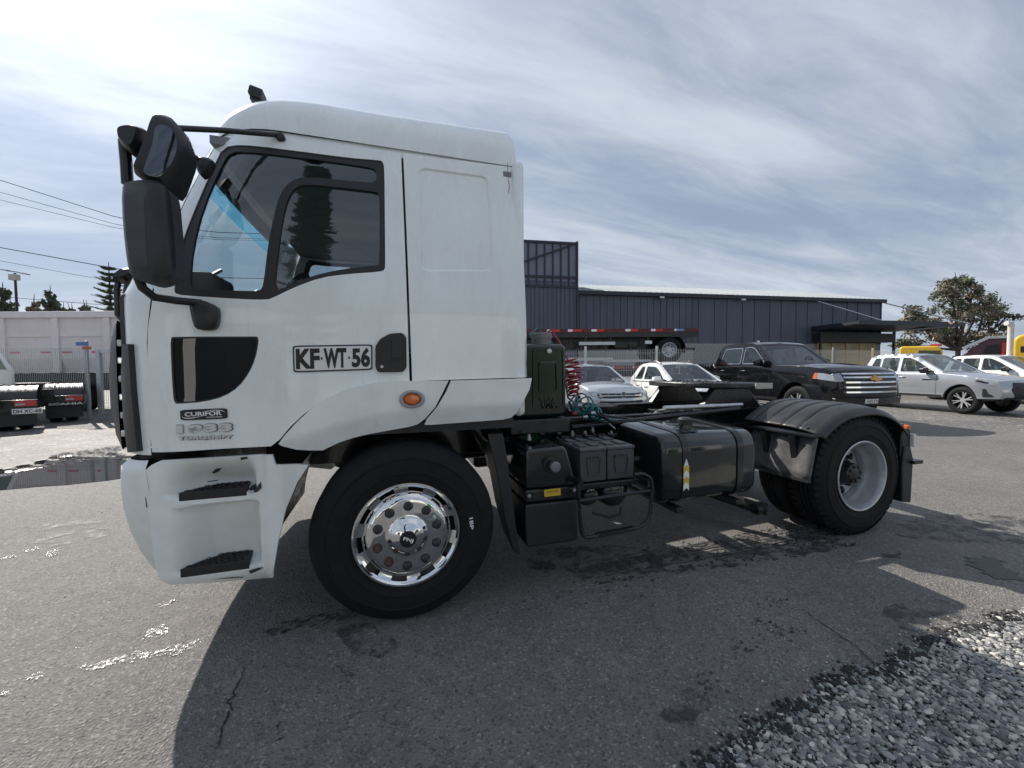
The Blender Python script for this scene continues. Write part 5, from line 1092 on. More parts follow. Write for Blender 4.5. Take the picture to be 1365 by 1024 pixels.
def hilux(name, label, paint, loc, rz):
    c = Car(name, label, paint, spH, loc, rz, 'vehicles parked in a row')
    c.side([(1.98, .90), (2.55, .78), (2.55, .86), (2.45, .92), (2.12, .985), (1.96, .99)], 'headlight', CLEARL, .006)
    c.side([(2.0, .925), (2.3, .86), (2.33, .90), (2.05, .965)], 'headlight_inner', SATINB, .010)
    c.side([(2.20, .50), (2.40, .52), (2.42, .56), (2.32, .60), (2.26, .73), (2.20, .72)], 'fog_bezel', SEAL, .012)
    c.front([(-.50, .50), (.50, .50), (.62, .70), (.52, .90), (-.52, .90), (-.62, .70)], 'grille', SEAL, .02); c.front([(-.50, .74), (.50, .74), (.50, .77), (-.50, .77)], 'grille_bar', SATINB, .03, 0)
    c.front([(-.75, .46), (.75, .46), (.70, .50), (-.70, .50)], 'lower_lip', SATINB, .03, 0)
    c.side([(.62, .93), (.86, .93), (.86, .96), (.62, .96)], 'side_badge', CHROME, .008, rnd=0)
    return c
hl = hilux('pickup_truck', 'silver double cab pickup with six spoke alloy wheels and dark mirrors', SILPAINT, (17.4, 6.5, -.02), 4.622)
wh = hilux('pickup_truck', 'white double cab pickup parked behind the silver double cab pickup', CARWHITE, (float(PX(1338, 493, 6.4)[0])+1.11, 7.0, -.02), 4.622)
hl.root.scale = (1, 1, 1.07); wh.root.scale = (1, 1, 1.07)
# small silver crossover with round emblem
spT = dict(cat='car', L=4.2, W=1.76, belt=.98, zb=.36, r=.33, xr=-1.30, xfw=1.28, bow=.26, crown=.06, tumble=.34,
    top=[(-2.02, .5), (-2.06, .80), (-2.0, 1.0), (-1.3, 1.0), (.70, .98), (1.0, 1.02), (1.6, .97), (1.9, .90), (2.04, .78), (2.08, .60), (2.02, .40)],
    gh=[(-2.0, .98), (-1.72, 1.42), (-1.5, 1.50), (-.7, 1.56), (-.1, 1.54), (.15, 1.49), (1.06, 1.0)],
    wins=[[(-1.45, 1.04), (-.62, 1.04), (-.62, 1.44), (-1.35, 1.40)], [(-.54, 1.04), (.72, 1.04), (.30, 1.30), (.05, 1.42), (-.54, 1.44)]], seats=(-.7, .1), mx=.58, handles=(-1.0, .0), doors=(-.58, .8), spokes=5, fx=lin([(.40, 2.02), (.6, 2.08), (.78, 2.04), (.9, 1.9)]))
tx = Car('crossover_car', 'pale silver compact crossover with round chrome emblem beside the hydraulic tank', SIL2, spT, (5.69, 8.468, -.01), 4.66, 'vehicles parked in a row')
tx.front([(-.62, .68), (.62, .68), (.66, .80), (-.66, .80)], 'grille', SEAL, .012); tx.front([(-.60, .735), (.60, .735), (.60, .75), (-.60, .75)], 'grille_bar', CHROME, .024, 0)
tx.front([(.50, .70), (.84, .73), (.85, .85), (.56, .84)], 'headlight', CLEARL, .014, .03, mirror=True)
tx.side([(1.62, .78), (2.0, .72), (2.0, .82), (1.72, .88)], 'headlight', CLEARL, .008)
tx.front([(-.66, .44), (.66, .44), (.60, .60), (-.60, .60)], 'lower_grille', SEAL, .012); tx.front([(-.78, .625), (.78, .625), (.78, .665), (-.78, .665)], 'bumper_blade', SIL2, .02)
def vw(c, y, z, r):
    x = c.sp['fx'](z)+.03; ring = [(x, y+r*math.cos(t), z+r*math.sin(t)) for t in np.linspace(0, 2*math.pi, 24)]
    c.B(MB().tube(ring, r*.10, 6, False), 'emblem_ring', CHROME)
    c.B(MB().lathe([(r, 0), (0, .004)], (x-.012, y, z), 'x', 20), 'emblem_disc', mat('emblem_dark', (.02, .03, .06), .3))
    for pts in ([(-.42, .82), (-.16, .1), (0, .5), (.16, .1), (.42, .82)], [(-.78, .45), (-.35, -.75), (0, .02), (.35, -.75), (.78, .45)]):
        c.B(MB().tube([(x+.004, y+a*r, z+b*r) for a, b in pts], r*.09, 6), 'emblem_letter', CHROME)
vw(tx, 0, .765, .075)
for sg in (1, -1): MB().tube([(-1.6, sg*.56, 1.50), (-1.4, sg*.58, 1.575), (-.2, sg*.57, 1.60), (.05, sg*.56, 1.55)], .018, 8).build('roof_rail', SATINB, tx.root)
# small white pickup with roof rails
spP = dict(spT, cat='pickup', L=4.45, W=1.72, xr=-1.35, xfw=1.36, belt=1.02,
    top=[(-2.2, .5), (-2.22, 1.08), (-.80, 1.08), (-.75, 1.02), (.62, 1.02), (.9, 1.06), (1.7, 1.0), (2.0, .92), (2.16, .78), (2.2, .6), (2.14, .40)],
    gh=[(-.95, 1.05), (-.62, 1.48), (-.45, 1.55), (-.1, 1.58), (.15, 1.56), (.30, 1.52), (1.10, 1.05)],
    wins=[[(-.66, 1.10), (-.28, 1.10), (-.28, 1.47), (-.46, 1.47)], [(-.20, 1.10), (.76, 1.10), (.42, 1.36), (.22, 1.46), (-.20, 1.48)]], seats=(-.3, .15), mx=.66, handles=(-.62, .0), doors=(-.24, .86), fx=lin([(.40, 2.14), (.6, 2.2), (.78, 2.16), (.92, 2.0)]))
wp = Car('pickup_truck', 'small white pickup with black roof rails beside the silver crossover', CARWHITE, spP, (7.79, 7.332, .0), 4.662, 'vehicles parked in a row')
for sg in (1, -1): MB().tube([(-.55, sg*.54, 1.50), (-.42, sg*.56, 1.60), (.1, sg*.56, 1.62), (.30, sg*.55, 1.54)], .02, 8).build('roof_rail', SATINB, wp.root)

# ------------------------------------------------------------------ warehouse
WALL = mat('dark_blue_grey_cladding', (.088, .102, .134), .42, .15, var=.12, vscale=.8, stretch=(1, 1, .25))
WALL2 = mat('tower_translucent_sheet', (.16, .18, .23), .45, var=.08, vscale=.7)
TRIM = mat('dark_steel_trim', (.032, .038, .050), .45, .3); ROOFM = mat('zinc_roof', (.36, .39, .41), .5, .4, var=.08, vscale=.6)
BLOCK = mat('grey_blockwork', (.30, .30, .31), .85, var=.12, vscale=2., bump=.3, bscale=20)
WA = BG(764, 28.0); WB_ = BG(1172, 32.7); wd = (WB_-WA)[:2]; WL = np.linalg.norm(wd); wd /= WL; wn = np.array([wd[1], -wd[0]])
if wn @ (CAM[:2]-WA[:2]) < 0: wn = -wn
wz = math.atan2(wd[1], wd[0])
HW = zat(388, 28.0, 764)-0.0
wh_ = empty('warehouse', (WA[0], WA[1], 0), wz, 'long dark blue grey metal clad warehouse with zinc roof and taller framed bay', 'warehouse')
ny = -1 if (np.array([-math.sin(wz), math.cos(wz)]) @ wn) < 0 else 1   # local y towards camera
def lb(a, b): return (a[0], a[1]*ny, a[2]), (b[0], b[1]*ny, b[2])
def wbox(mb, a, b):
    (x0, y0, z0), (x1, y1, z1) = lb(a, b); return mb.box((min(x0, x1), min(y0, y1), min(z0, z1)), (max(x0, x1), max(y0, y1), max(z0, z1)))
zblk = zat(457.5, 29.5, 950)
wbox(MB(), (0, -14, 0), (WL, -.06, HW-.1)).build('core', TRIM, wh_)
xs = 0.; k = 0; wr = np.random.default_rng(4)
while xs < WL-.01:
    w = .52 if xs < 9.5 else (1.35 if k % 2 else 1.05); x1 = min(xs+w, WL)
    p = wbox(MB(), (xs+.012, -.06, zblk), (x1-.012, wr.uniform(-.004, .004), HW-.25)).build('cladding_panel', WALL, wh_)
    mb = MB(); wbox(mb, (x1-.05, -.02, zblk), (x1+.012, .055, HW-.25))
    for q in np.arange(xs+.13, x1-.1, .16): wbox(mb, (q, -.005, zblk), (q+.05, .014, HW-.25))
    mb.build('cladding_rib', WALL, p)
    xs = x1; k += 1
wbox(MB(), (-.1, -.1, HW-.26), (WL+.15, .32, HW)).build('eaves_gutter', TRIM, wh_)
ax_ = lambda x, y, z: (x, y*ny, z)
MB().add([ax_(-.1, .30, HW+.01), ax_(WL+.2, .30, HW+.01), ax_(WL+.2, -7, HW+1.98), ax_(-.1, -7, HW+1.98), ax_(-.1, -14.3, HW), ax_(WL+.2, -14.3, HW)], [(0, 1, 2, 3), (3, 2, 5, 4)]).build('roof', ROOFM, wh_, 0)
r0 = 0
for i in range(2):
    for j in range(30):
        xx = r0+j*WL/30; p = None
nr = 60; mb = MB()
for j in range(nr):
    xx = -.1+j*(WL+.3)/nr; mb.bar(ax_(xx, .30, HW+.03), ax_(xx, -7, HW+2.0), .04, .05)
mb.build('roof_seams', ROOFM, wh_)
# block wall courses
hb = zblk/10 if zblk > 1 else .2; brick = MB().box((-.195, -.05, -.095), (.195, .05, .095)); b0 = None; ncount = 0
wbox(MB(), (0, -.05, 0), (WL, .03, zblk-.005)).build('mortar_wall', BLOCK, wh_)
for r__ in range(int(zblk/.2)):
    for j in range(int(8.0/.4)):
        xx = 8.4+j*.4+(r__ % 2)*.2; zz = zblk-.105-r__*.2
        if zz < 1.2: continue
        if b0 is None: b0 = MB().box((-.192, -.05, -.094), (.192, .05, .094)).build('block', BLOCK, wh_, 0); ob = b0
        else: ob = b0.copy(); col.objects.link(ob)
        ob.location = ax_(xx, .0, zz); ob.location.y = (.0+wr.uniform(0, .006))*ny; ob.parent = wh_
# tower bay, left of the long wall
zt = zat(322, 27.0, 762); zm = zat(376, 27.0, 735); zl_ = zat(374, 27, 735)
tw = empty('framed_bay', ax_(0, 0, 0)); bpy.data.objects.remove(tw)
TX0, TX1, TY = -9.0, -.02, .95
wbox(MB(), (TX0, -8, 0), (TX1, TY-.06, zm)).build('bay_core', TRIM, wh_)
mbr = None
for j in range(int((TX1-TX0)/.30)):
    x1 = TX1-.3*j; wbox(MB(), (x1-.285, TY-.07, 0.2), (x1-.01, TY, zm-.05)).build('bay_panel', WALL, wh_)
    mb = MB(); wbox(mb, (x1-.20, TY-.01, .2), (x1-.12, TY+.03, zm-.05)); mb.build('bay_rib', WALL, wh_)
wbox(MB(), (TX0, TY-.08, zm), (TX1, TY-.04, zt-.1)).build('bay_sheet', WALL2, wh_)
for j in range(16):
    xx = TX1-.04-j*.56; wbox(MB(), (xx-.05, TY-.04, zm-.3), (xx+.04, TY+.05, zt-.1)).build('bay_stud', TRIM, wh_)
for zz in (zt-.12, zm+.30, zm-.35): wbox(MB(), (TX0, TY-.04, zz-.09), (TX1+.02, TY+.07, zz+.06)).build('bay_rail', TRIM, wh_)
wbox(MB(), (TX1-.10, TY-.06, 0), (TX1+.04, TY+.09, zt)).build('bay_corner_post', TRIM, wh_)
MB().bar(ax_(TX1-.4, TY+.06, zt-.25), ax_(TX0, TY+.06, zm+.15-.9), .09, .09).build('bay_brace', TRIM, wh_)
wbox(MB(), (TX1-.06, -8, zm), (TX1-.02, TY-.1, zt-.1)).build('bay_side_sheet', WALL2, wh_)
# floodlights on the eaves
for u in (868, 974): 
    t = (u-764)/(1172-764)*WL*.97; mb = MB(); wbox(mb, (t-.18, .32, HW-.42), (t+.18, .5, HW-.30)); mb.build('floodlight', STEEL, wh_)
# canopy
cz = zat(436, 31, 1150); cn0 = WL*.745
cano = empty('entrance_canopy', (WA[0], WA[1], 0), wz, 'dark steel entrance canopy hung from the warehouse by stay rods', 'canopy')
MB().add([ax_(cn0, .1, cz-.28), ax_(WL+1.0, .1, cz-.28), ax_(WL+1.0, 3.6, cz-.05), ax_(cn0, 3.6, cz-.05), ax_(cn0, .1, cz+.12), ax_(WL+1.0, .1, cz+.12), ax_(WL+1.0, 3.6, cz+.12), ax_(cn0, 3.6, cz+.12)], [(0, 1, 2, 3), (4, 5, 6, 7), (0, 1, 5, 4), (1, 2, 6, 5), (2, 3, 7, 6), (3, 0, 4, 7)]).build('canopy_roof', TRIM, cano)
MB().add([ax_(WL+.4, -1.0, cz-.2), ax_(WL+4.3, -1.0, cz+.0), ax_(WL+4.3, 2.8, cz+.0), ax_(WL+.4, 2.8, cz-.2), ax_(WL+.4, -1.0, cz+.1), ax_(WL+4.3, -1.0, cz+.1), ax_(WL+4.3, 2.8, cz+.1), ax_(WL+.4, 2.8, cz+.1)], [(0, 1, 2, 3), (4, 5, 6, 7), (0, 1, 5, 4), (1, 2, 6, 5), (2, 3, 7, 6), (3, 0, 4, 7)]).build('canopy_roof', TRIM, cano)
MB().bar(ax_(cn0, 3.62, cz+.04), ax_(WL+1.2, 3.62, cz+.04), .08, .3).build('canopy_beam', TRIM, cano)
for x0, x1_ in ((cn0+.3, cn0+3.2), (WL+.05, WL+4.0)): MB().tube([ax_(x0, .2, cz+2.1), ax_(x1_, 3.2, cz+.1)], .045, 8).build('stay_rod', STEEL, cano)
DOORWAY = mat('shop_front_panel', (.42, .36, .22), .6, var=.2, vscale=1.4)
wbox(MB(), (cn0+.5, .06, 0), (WL-.6, .10, cz-1.2)).build('shop_front', DOORWAY, cano); wbox(MB(), (cn0+.1, .06, cz-1.15), (WL+.4, .75, cz-.45)).build('shop_sign_box', mat('brown_black_fascia', (.02, .018, .016), .5), cano)
for j in range(5): wbox(MB(), (cn0+.5+j*1.35, .1, 0), (cn0+.62+j*1.35, .16, cz-1.2)).build('shop_mullion', mat('yellow_mullion', (.5, .36, .05), .5), cano)
for xx in (cn0+.1, WL+.4): wbox(MB(), (xx, .6, 0), (xx+.14, .74, cz-.3)).build('canopy_post', TRIM, cano)

# ------------------------------------------------------------------ stacked flatbed trailers
def at_z(u, v, Z): p = BG(u, Z); p[2] = zat(v, Z, u); return p
TZ = 15.0
def trailer(name, label, Z, ubase, vbed, u0, u1, wheels, low):
    p = BG(u1, Z); root = empty(name, (p[0], p[1], 0), -YAW, label, 'trailer'); k = Z/F_PX
    x0 = (u0-u1)*k; zb = zat(vbed, Z, u1)
    bed = MB().box((x0, 0, zb-.32), (0, 2.4, zb-.02)).build('bed', SATINB, root); MB().box((x0, -.02, zb-.14), (.02, .02, zb)).build('side_rail', mat('maroon_rail', (.10, .014, .016), .5), root)
    REF_W = mat('reflector_white', (.8, .8, .8), .3); REF_R = mat('reflector_red', (.55, .02, .03), .3); REF_B = mat('reflector_blue', (.12, .28, .55), .3)
    for (ua, ub, uc, v) in low['marks']:
        xa, xb, xc = ((q-u1)*k for q in (ua, ub, uc)); MB().box((xa, -.03, zb-.105), (xb, -.018, zb-.02)).build('reflector', REF_W, root); MB().box((xb, -.03, zb-.105), (xc, -.018, zb-.02)).build('reflector', REF_R if v else REF_B, root)
    return root, x0, zb, k
up, x0, zb, k = trailer('flatbed_trailer', 'black flatbed trailer with red and white reflectors raised on another trailer', TZ, 0, 437.5, 560, 930, 1, dict(marks=[(729, 735, 746, 1), (757, 763, 775, 1), (788, 795, 805, 1), (833, 840, 850, 1), (867, 873, 883, 1), (898, 901, 911, 0)]))
wx = (893-930)*k; wzc = zat(466.5, TZ, 893); wr_ = .50; zlow = wzc-wr_
for yy in (0.05, .42, 1.75, 2.1):
    t = MB().lathe([(.28, yy+.04), (.30, yy), (.40, yy-.01), (.48, yy+.02), (.5, yy+.06), (.5, yy+.24), (.47, yy+.28), (.28, yy+.28)], (wx, 0, wzc), 'y', 40).build('tyre', RUBBER, up)
    rm_ = MB().lathe([(.29, yy-.0), (.27, yy-.005), (.25, yy+.03), (.24, yy+.10), (.20, yy+.12), (.10, yy+.11), (.09, yy+.04), (0, yy+.03)], (wx, 0, wzc), 'y', 30).build('rim', RIMSIL, t)
    for j in range(8):
        a = j*math.pi/4; MB().lathe([(.03, yy+.105), (0, yy+.10)], (wx+.17*math.cos(a), 0, wzc+.17*math.sin(a)), 'y', 8).build('hand_hole', SEAL, rm_)
MB().lathe([(.60, .0), (.60, .62)], (wx, 0, wzc), 'y', 24, -.2, 1.6).build('mudguard', BLACKP, up)
MB().box((wx+.55, .0, wzc-.02), (wx+.95, .12, wzc+.08)).build('rear_bumper_bar', SATINB, up); MB().box((wx+.55, 1.0, wzc), (wx+.7, 1.15, zb-.1)).build('bumper_leg', SATINB, up)
for y in (.7, 1.6): MB().box((x0, y, zb-.75), (-.5, y+.12, zb-.3)).build('chassis_beam', SATINB, up)
MB().box(((772-930)*k, .02, zb-.52-.09), ((820-930)*k, .06, zb-.52+.03)).build('side_guard', RIMSIL, up); MB().box(((820-930)*k, .15, zb-.74), ((852-930)*k, .5, zb-.46)).build('tool_locker', BLACKP, up, bevel=.03)
MB().box(((860-930)*k, .02, zb-.58), ((869-930)*k, .04, zb-.46)).build('side_plate', PLW, up)
for u in (745, 781, 814, 864): MB().box(((u-930)*k-.03, .05, zb-.5), ((u-930)*k+.03, .12, zb-.1)).build('outrigger', SATINB, up)
for u in (774, 807, 840): MB().bar(((u-930)*k, .1, zb-.55), ((u-930)*k+.06, .1, zb-.85), .06, .06).build('guard_bracket', SATINB, up)
lo, lx0, lzb, k2 = trailer('flatbed_trailer', 'lower black trailer carrying the raised flatbed trailer', TZ-.2, 0, 487, 560, 930, 1, dict(marks=[(815, 818, 831, 1), (843, 845, 852, 1)]))
MB().box((lx0, .5, .45), (-1.2, 1.9, lzb-.3)).build('chassis', SATINB, lo)
for q in (-1.6, -2.9, -4.2):
    t = MB().lathe([(.28, .05), (.42, .04), (.5, .1), (.5, .3), (.28, .34)], (q, 0, .47), 'y', 28).build('tyre', RUBBER, lo); MB().lathe([(.28, .06), (.2, .12), (0, .1)], (q, 0, .47), 'y', 20).build('rim', RIMSIL, t)
for (va, vb, ua, ub) in ((477, 481, 756, 818), (480, 483, 806, 868)):
    MB().box(((ua-930)*k, -.1, zat(vb, TZ, 800)), ((ub-930)*k, -.05, zat(va, TZ, 800))).build('chock_beam', RIMSIL, lo)
for u in (760, 872): MB().box(((u-930)*k, .2, lzb), ((u-930)*k+.18, 2.2, zlow+.16)).build('chock', SATINB, lo)

# ------------------------------------------------------------------ welded mesh fences
FEN_W = mat('galvanised_wire', (.42, .44, .46), .45, .6)
def fence(label, p0, p1, z0, z1, posts, wsp=.055, fold=True, post_top=.12):
    p0, p1 = np.array(p0, float), np.array(p1, float); d = p1-p0; Lf = np.linalg.norm(d[:2]); root = empty('mesh_fence', (p0[0], p0[1], 0), math.atan2(d[1], d[0]), label, 'fence')
    mb = MB(); n = int(Lf/wsp)
    for i in range(n): mb.box((i*wsp, -.004, z0), (i*wsp+.007, .004, z1))
    tag(mb.build('wire_mesh', FEN_W, root, 0), kind='stuff')
    for z in (z0+.05, z0+(z1-z0)*.27, z0+(z1-z0)*.31, z0+(z1-z0)*.66, z0+(z1-z0)*.70, z1-.12): MB().box((0, -.008, z-.004), (Lf, .008, z+.004)).build('cross_wire', FEN_W, root, 0)
    for x in posts: MB().box((x-.035, .01, 0), (x+.035, .08, z1+post_top)).build('fence_post', STEEL, root, bevel=.008)
    return root
ZF = 11.7; fl = fence('welded mesh fence in front of the white dump trailer', BG(-60, ZF), BG(118, ZF), .05, zat(464, ZF, 60), [(u+60)*ZF/F_PX for u in (-50, 115)], post_top=.20)
MB().box(((104+60)*ZF/F_PX, -.012, zat(461, ZF, 113)), ((116+60)*ZF/F_PX+.1, -.002, zat(456, ZF, 113))).build('fence_sign', mat('blue_sign', (.10, .2, .42), .5), fl)
MB().box(((112+60)*ZF/F_PX, -.012, zat(466, ZF, 113)), ((124+60)*ZF/F_PX, -.002, zat(462, ZF, 113))).build('fence_sign', mat('orange_sign', (.5, .13, .05), .5), fl)
gt = empty('yard_gate', tuple(BG(133, ZF+.05)), -YAW, 'galvanised tube gate beside the mesh fence post', 'gate'); kf = ZF/F_PX; ztg = zat(466, ZF, 133)
for xx in (0, 58*kf): MB().box((xx-.06, -.04, 0), (xx+.06, .04, ztg)).build('gate_post', STEEL, gt)
MB().box((.06, -.03, ztg-.10), (58*kf-.06, .03, ztg)).build('gate_rail', STEEL, gt); MB().box((.06, -.03, .15), (58*kf-.06, .03, .22)).build('gate_rail', STEEL, gt)
mb = MB()
for i in range(int(58*kf/.055)): mb.box((.06+i*.055, -.004, .2), (.067+i*.055, .004, ztg-.08))
tag(mb.build('wire_mesh', FEN_W, gt, 0), kind='stuff')
ZF2 = 12.6; fence('welded mesh fence between the parked vehicles and the stacked trailers', BG(700, ZF2), BG(925, ZF2), .05, zat(466, ZF2, 800), [(u-700)*ZF2/F_PX for u in (710, 781, 876)], post_top=.1)
ZF3 = 20.; fence('welded mesh fence behind the black pickup under the canopy', BG(1085, ZF3), BG(1205, ZF3+2), .05, zat(466, ZF3, 1150), [(u-1085)*ZF3/F_PX for u in (1121, 1199)], wsp=.08)

# ------------------------------------------------------------------ white dump trailer on the left
ZD = 13.9; kd = ZD/F_PX; DW = mat('dusty_white_body', (.72, .66, .66), .55, var=.05, vscale=3); DW2 = mat('dusty_white_body_panel', (.70, .64, .645), .6, var=.06, vscale=2)
dmp = empty('dump_trailer', tuple(BG(80, ZD)), -YAW, 'white high sided dump trailer behind the mesh fence', 'trailer')
dz = lambda v: zat(v, ZD, 80); dx = lambda u: (u-80)*kd
MB().box((dx(-160), .0, dz(478)), (dx(230), 2.4, dz(420))).build('tub', DW2, dmp); MB().prism([(.12, dz(497)), (0, dz(478)), (2.4, dz(478)), (2.28, dz(497))], lambda y, z: (dx(-160), y, z), lambda y, z: (dx(230), y, z)).build('tub_floor', DW2, dmp)
MB().box((dx(-160), -.09, dz(424)), (dx(230), .02, dz(415.5))).build('top_rail', DW, dmp, bevel=.015)
MB().box((dx(-160), -.03, dz(449)), (dx(230), .02, dz(445.5))).build('mid_rail', DW, dmp)
for i, u in enumerate((-148, -72, 8, 79, 147, 215)): MB().prism([(dx(u-4.5), dz(497)), (dx(u+4.5), dz(497)), (dx(u+4.5), dz(424)), (dx(u-4.5), dz(424))], lambda x, z: (x, -.075, z), lambda x, z: (x, .02, z)).build('rib', DW, dmp, bevel=.015)
RF = mat('reflector_red', (.5, .02, .03), .4)
for u in (22, 63, 92, 131, -20): MB().box((dx(u-6.5), -.012, dz(470.6)), (dx(u+6.5), .0, dz(468.6))).build('reflector', RF, dmp)
MB().box((dx(-160), .3, .75), (dx(230), 2.0, dz(497.5))).build('chassis', SATINB, dmp)
for u in (-120, -60, 100, 160):
    t = MB().lathe([(.28, .1), (.42, .09), (.5, .14), (.5, .4), (.28, .44)], (dx(u), 0, .5), 'y', 30).build('tyre', RUBBER, dmp); MB().lathe([(.28, .12), (.2, .2), (0, .18)], (dx(u), 0, .5), 'y', 20).build('rim', RIMSIL, t)
MB().box((dx(70), -.02, dz(495.5)), (dx(76), .0, dz(492.5))).build('id_plate', PLW, dmp)
# parked black tractor units seen from behind
def tail(label, u, Z, rz, plate, word, W_=2.4):
    p = BG(u, Z); root = empty('tractor_unit_tail', (p[0], p[1], -.03), rz, label, 'truck', 'black tractor units parked by the fence')
    for y in (-.45, .37): MB().box((-.1, y, .75), (4.6, y+.08, .98)).build('frame_rail', GLOSSB, root)
    MB().box((-.14, -.6, .60), (-.05, .6, .98)).build('end_beam', SATINB, root, bevel=.01)
    for sg in (1, -1):
        for yo in (.88, .55): MB().lathe([(.28, sg*(yo-.13)), (.45, sg*(yo-.13)), (.5, sg*(yo-.09)), (.5, sg*(yo+.09)), (.45, sg*(yo+.13)), (.28, sg*(yo+.13))], (.85, 0, .5), 'y', 30).build('tyre', RUBBER, root)
        f = MB().grid(lambda a, b: (.85+.64*math.cos(math.pi*a), sg*(.36+b*.76), .50+.62*math.sin(math.pi*a)**.8-.018*math.cos(b*18)**6), 20, 20).build('mudguard', FEN, root, 50)
        MB().box((.12, min(sg*.45, sg*1.15), .48), (.20, max(sg*.45, sg*1.15), .78)).build('lamp_panel', SATINB, root, bevel=.01)
        MB().box((.10, min(sg*.78, sg*1.13), .62), (.13, max(sg*.78, sg*1.13), .76)).build('tail_lamp', REDLENS, root, bevel=.008)
        MB().box((.09, min(sg*.80, sg*.95), .65), (.105, max(sg*.80, sg*.95), .70)).build('tail_lamp_glint', CLEARL, root)
        MB().box((.22, min(sg*.4, sg*1.12), .14), (.24, max(sg*.4, sg*1.12), .50)).build('mud_flap', BLACKP, root)
        if word and sg == word[1]: text_mesh(word[0], lambda a, b, d: (.118-d, sg*.78+.33-a*.66-.02, .515+b*.06), .004, 'flap_lettering', BW, root, .02)
    if plate:
        MB().box((.075, plate[1]-.24, .44), (.09, plate[1]+.24, .57)).build('number_plate', PLW, root)
        text_mesh(plate[0], lambda a, b, d: (.074-d, plate[1]+.22-a*.44, .46+b*.09), .002, 'plate_lettering', PLB, root, .02)
    MB().prism([(1.0, -.45), (1.9, -.45), (2.2, 0), (1.9, .45), (1.0, .45)], lambda x, y: (x, y, 1.06), lambda x, y: (x, y, 1.14)).build('fifth_wheel', GRS, root, bevel=.01)
    MB().lathe([(.03, .42), (.03, 1.0)], (.0, 0, .99), 'y', 8).build('grab_rail', STEEL, root)
    return root
RT = math.radians(118)
tail('black tractor unit tail with red lamps, number plate and mudguards', -58, 8.9, RT, ('DH XC-68', -.98), None)
tail('black tractor unit tail with lettered mud flap next to the gate', 26, 10.6, RT, None, ('SCANIA', -1))
# white truck nose behind them at the frame edge
wt = empty('parked_truck', tuple(BG(-4, 10.9)), -(YAW+math.atan((-4-682.5)/F_PX)), 'white truck cab edge at the fence behind the black tractor tails', 'truck')
MB().prism([(-1.6, .9), (.32, .9), (.30, 1.5), (.10, 1.95), (-.05, 2.05), (-1.6, 2.1)], lambda x, z: (x, 0, z), lambda x, z: (x, 2.0, z)).build('cab', CARWHITE, wt, bevel=.06)
MB().prism([(-.9, 1.55), (.18, 1.5), (.04, 1.9), (-.9, 1.98)], lambda x, z: (x, -.008, z), lambda x, z: (x, .0, z)).build('cab_window', CARGL, wt); MB().box((-1.6, .1, .4), (.2, 1.9, .9)).build('chassis', SATINB, wt)

# ------------------------------------------------------------------ things beyond the parked row, right
def face(u, Z): be = math.atan((u-682.5)/F_PX); return -(YAW+be), Z*math.cos(be)/F_PX
fy, ky = face(1228, 19.5); fm, km = face(1312, 18.); fk, kk = face(1349, 17.)
yt = empty('yellow_truck', tuple(BG(1228, 19.5)), fy, 'yellow work truck roof with light bar behind the silver pickup', 'truck'); yz = lambda v: zat(v, 19.5, 1228)
MB().prism([(-30*ky, .6), (27*ky, .6), (27*ky, yz(469)), (22*ky, yz(462)), (-28*ky, yz(461)), (-31*ky, yz(464))], lambda x, z: (x, 0, z), lambda x, z: (x, 2.0, z)).build('cab', YELP, yt, bevel=.06)
MB().prism([(-6*ky, yz(474)), (25*ky, yz(474)), (24*ky, yz(468)), (-4*ky, yz(467))], lambda x, z: (x, -.01, z), lambda x, z: (x, .0, z)).build('cab_window', CARGL, yt)
MB().box((-2*ky, .3, yz(461.5)), (14*ky, 1.7, yz(459.8))).build('light_bar', CLEARL, yt); MB().box((10*ky, .3, yz(462)), (26*ky, .6, yz(459))).build('beacon', REDLENS, yt, bevel=.02)
MB().tube([(-10*ky, .4, yz(462)), (-9*ky, .4, yz(456))], .05, 8).build('exhaust_tip', SEAL, yt)
for x in (-1.2, .9): MB().lathe([(.2, 0), (.4, -.02), (.45, .05), (.45, .28)], (x, 0, .45), 'y', 24).build('tyre', RUBBER, yt)
gv = Car('parked_van', 'grey rounded vehicle roof between the yellow truck and maroon truck', SIL2, dict(spT, cat='van'), tuple(BG(1283, 20.5)), math.radians(150)); gv.root.scale = (1.1, 1.1, 1.12)
mt = empty('tow_truck', tuple(BG(1312, 18.0)), fm, 'maroon truck with a sloped silver loading ramp', 'truck'); mz = lambda v: zat(v, 18., 1312); MAR = mat('maroon_paint', (.055, .012, .022), .35, coat=.5)
MB().prism([(-32*km, mz(474)), (-22*km, mz(466)), (2*km, mz(452)), (30*km, mz(452)), (30*km, mz(474))], lambda x, z: (x, 0, z), lambda x, z: (x, 2., z)).build('body', MAR, mt, bevel=.04)
MB().prism([(-6*km, mz(476)), (2*km, mz(461)), (18*km, mz(459)), (22*km, mz(476))], lambda x, z: (x, -.012, z), lambda x, z: (x, .0, z)).build('wheel_opening', SEAL, mt)
MB().bar((-31*km, -.1, mz(464)), (6*km, -.1, mz(449.5)), .25, .12).build('ramp', STEEL, mt); MB().box((4*km, -.1, mz(452)), (31*km, .2, mz(448.5))).build('ramp_deck', STEEL, mt)
MB().box((20*km, -.05, mz(476)), (34*km, 1.8, mz(457))).build('cab', mat('red_paint', (.32, .015, .02), .35, coat=.5), mt, bevel=.05); MB().box((-1., .1, .3), (1., 1.9, mz(474))).build('chassis', SATINB, mt)
pl = empty('service_pole', tuple(BG(1345, 16.)), -YAW, 'pale grey pipe pole with bent cap in front of yellow machine', 'pole'); zp = zat(433, 16., 1345)
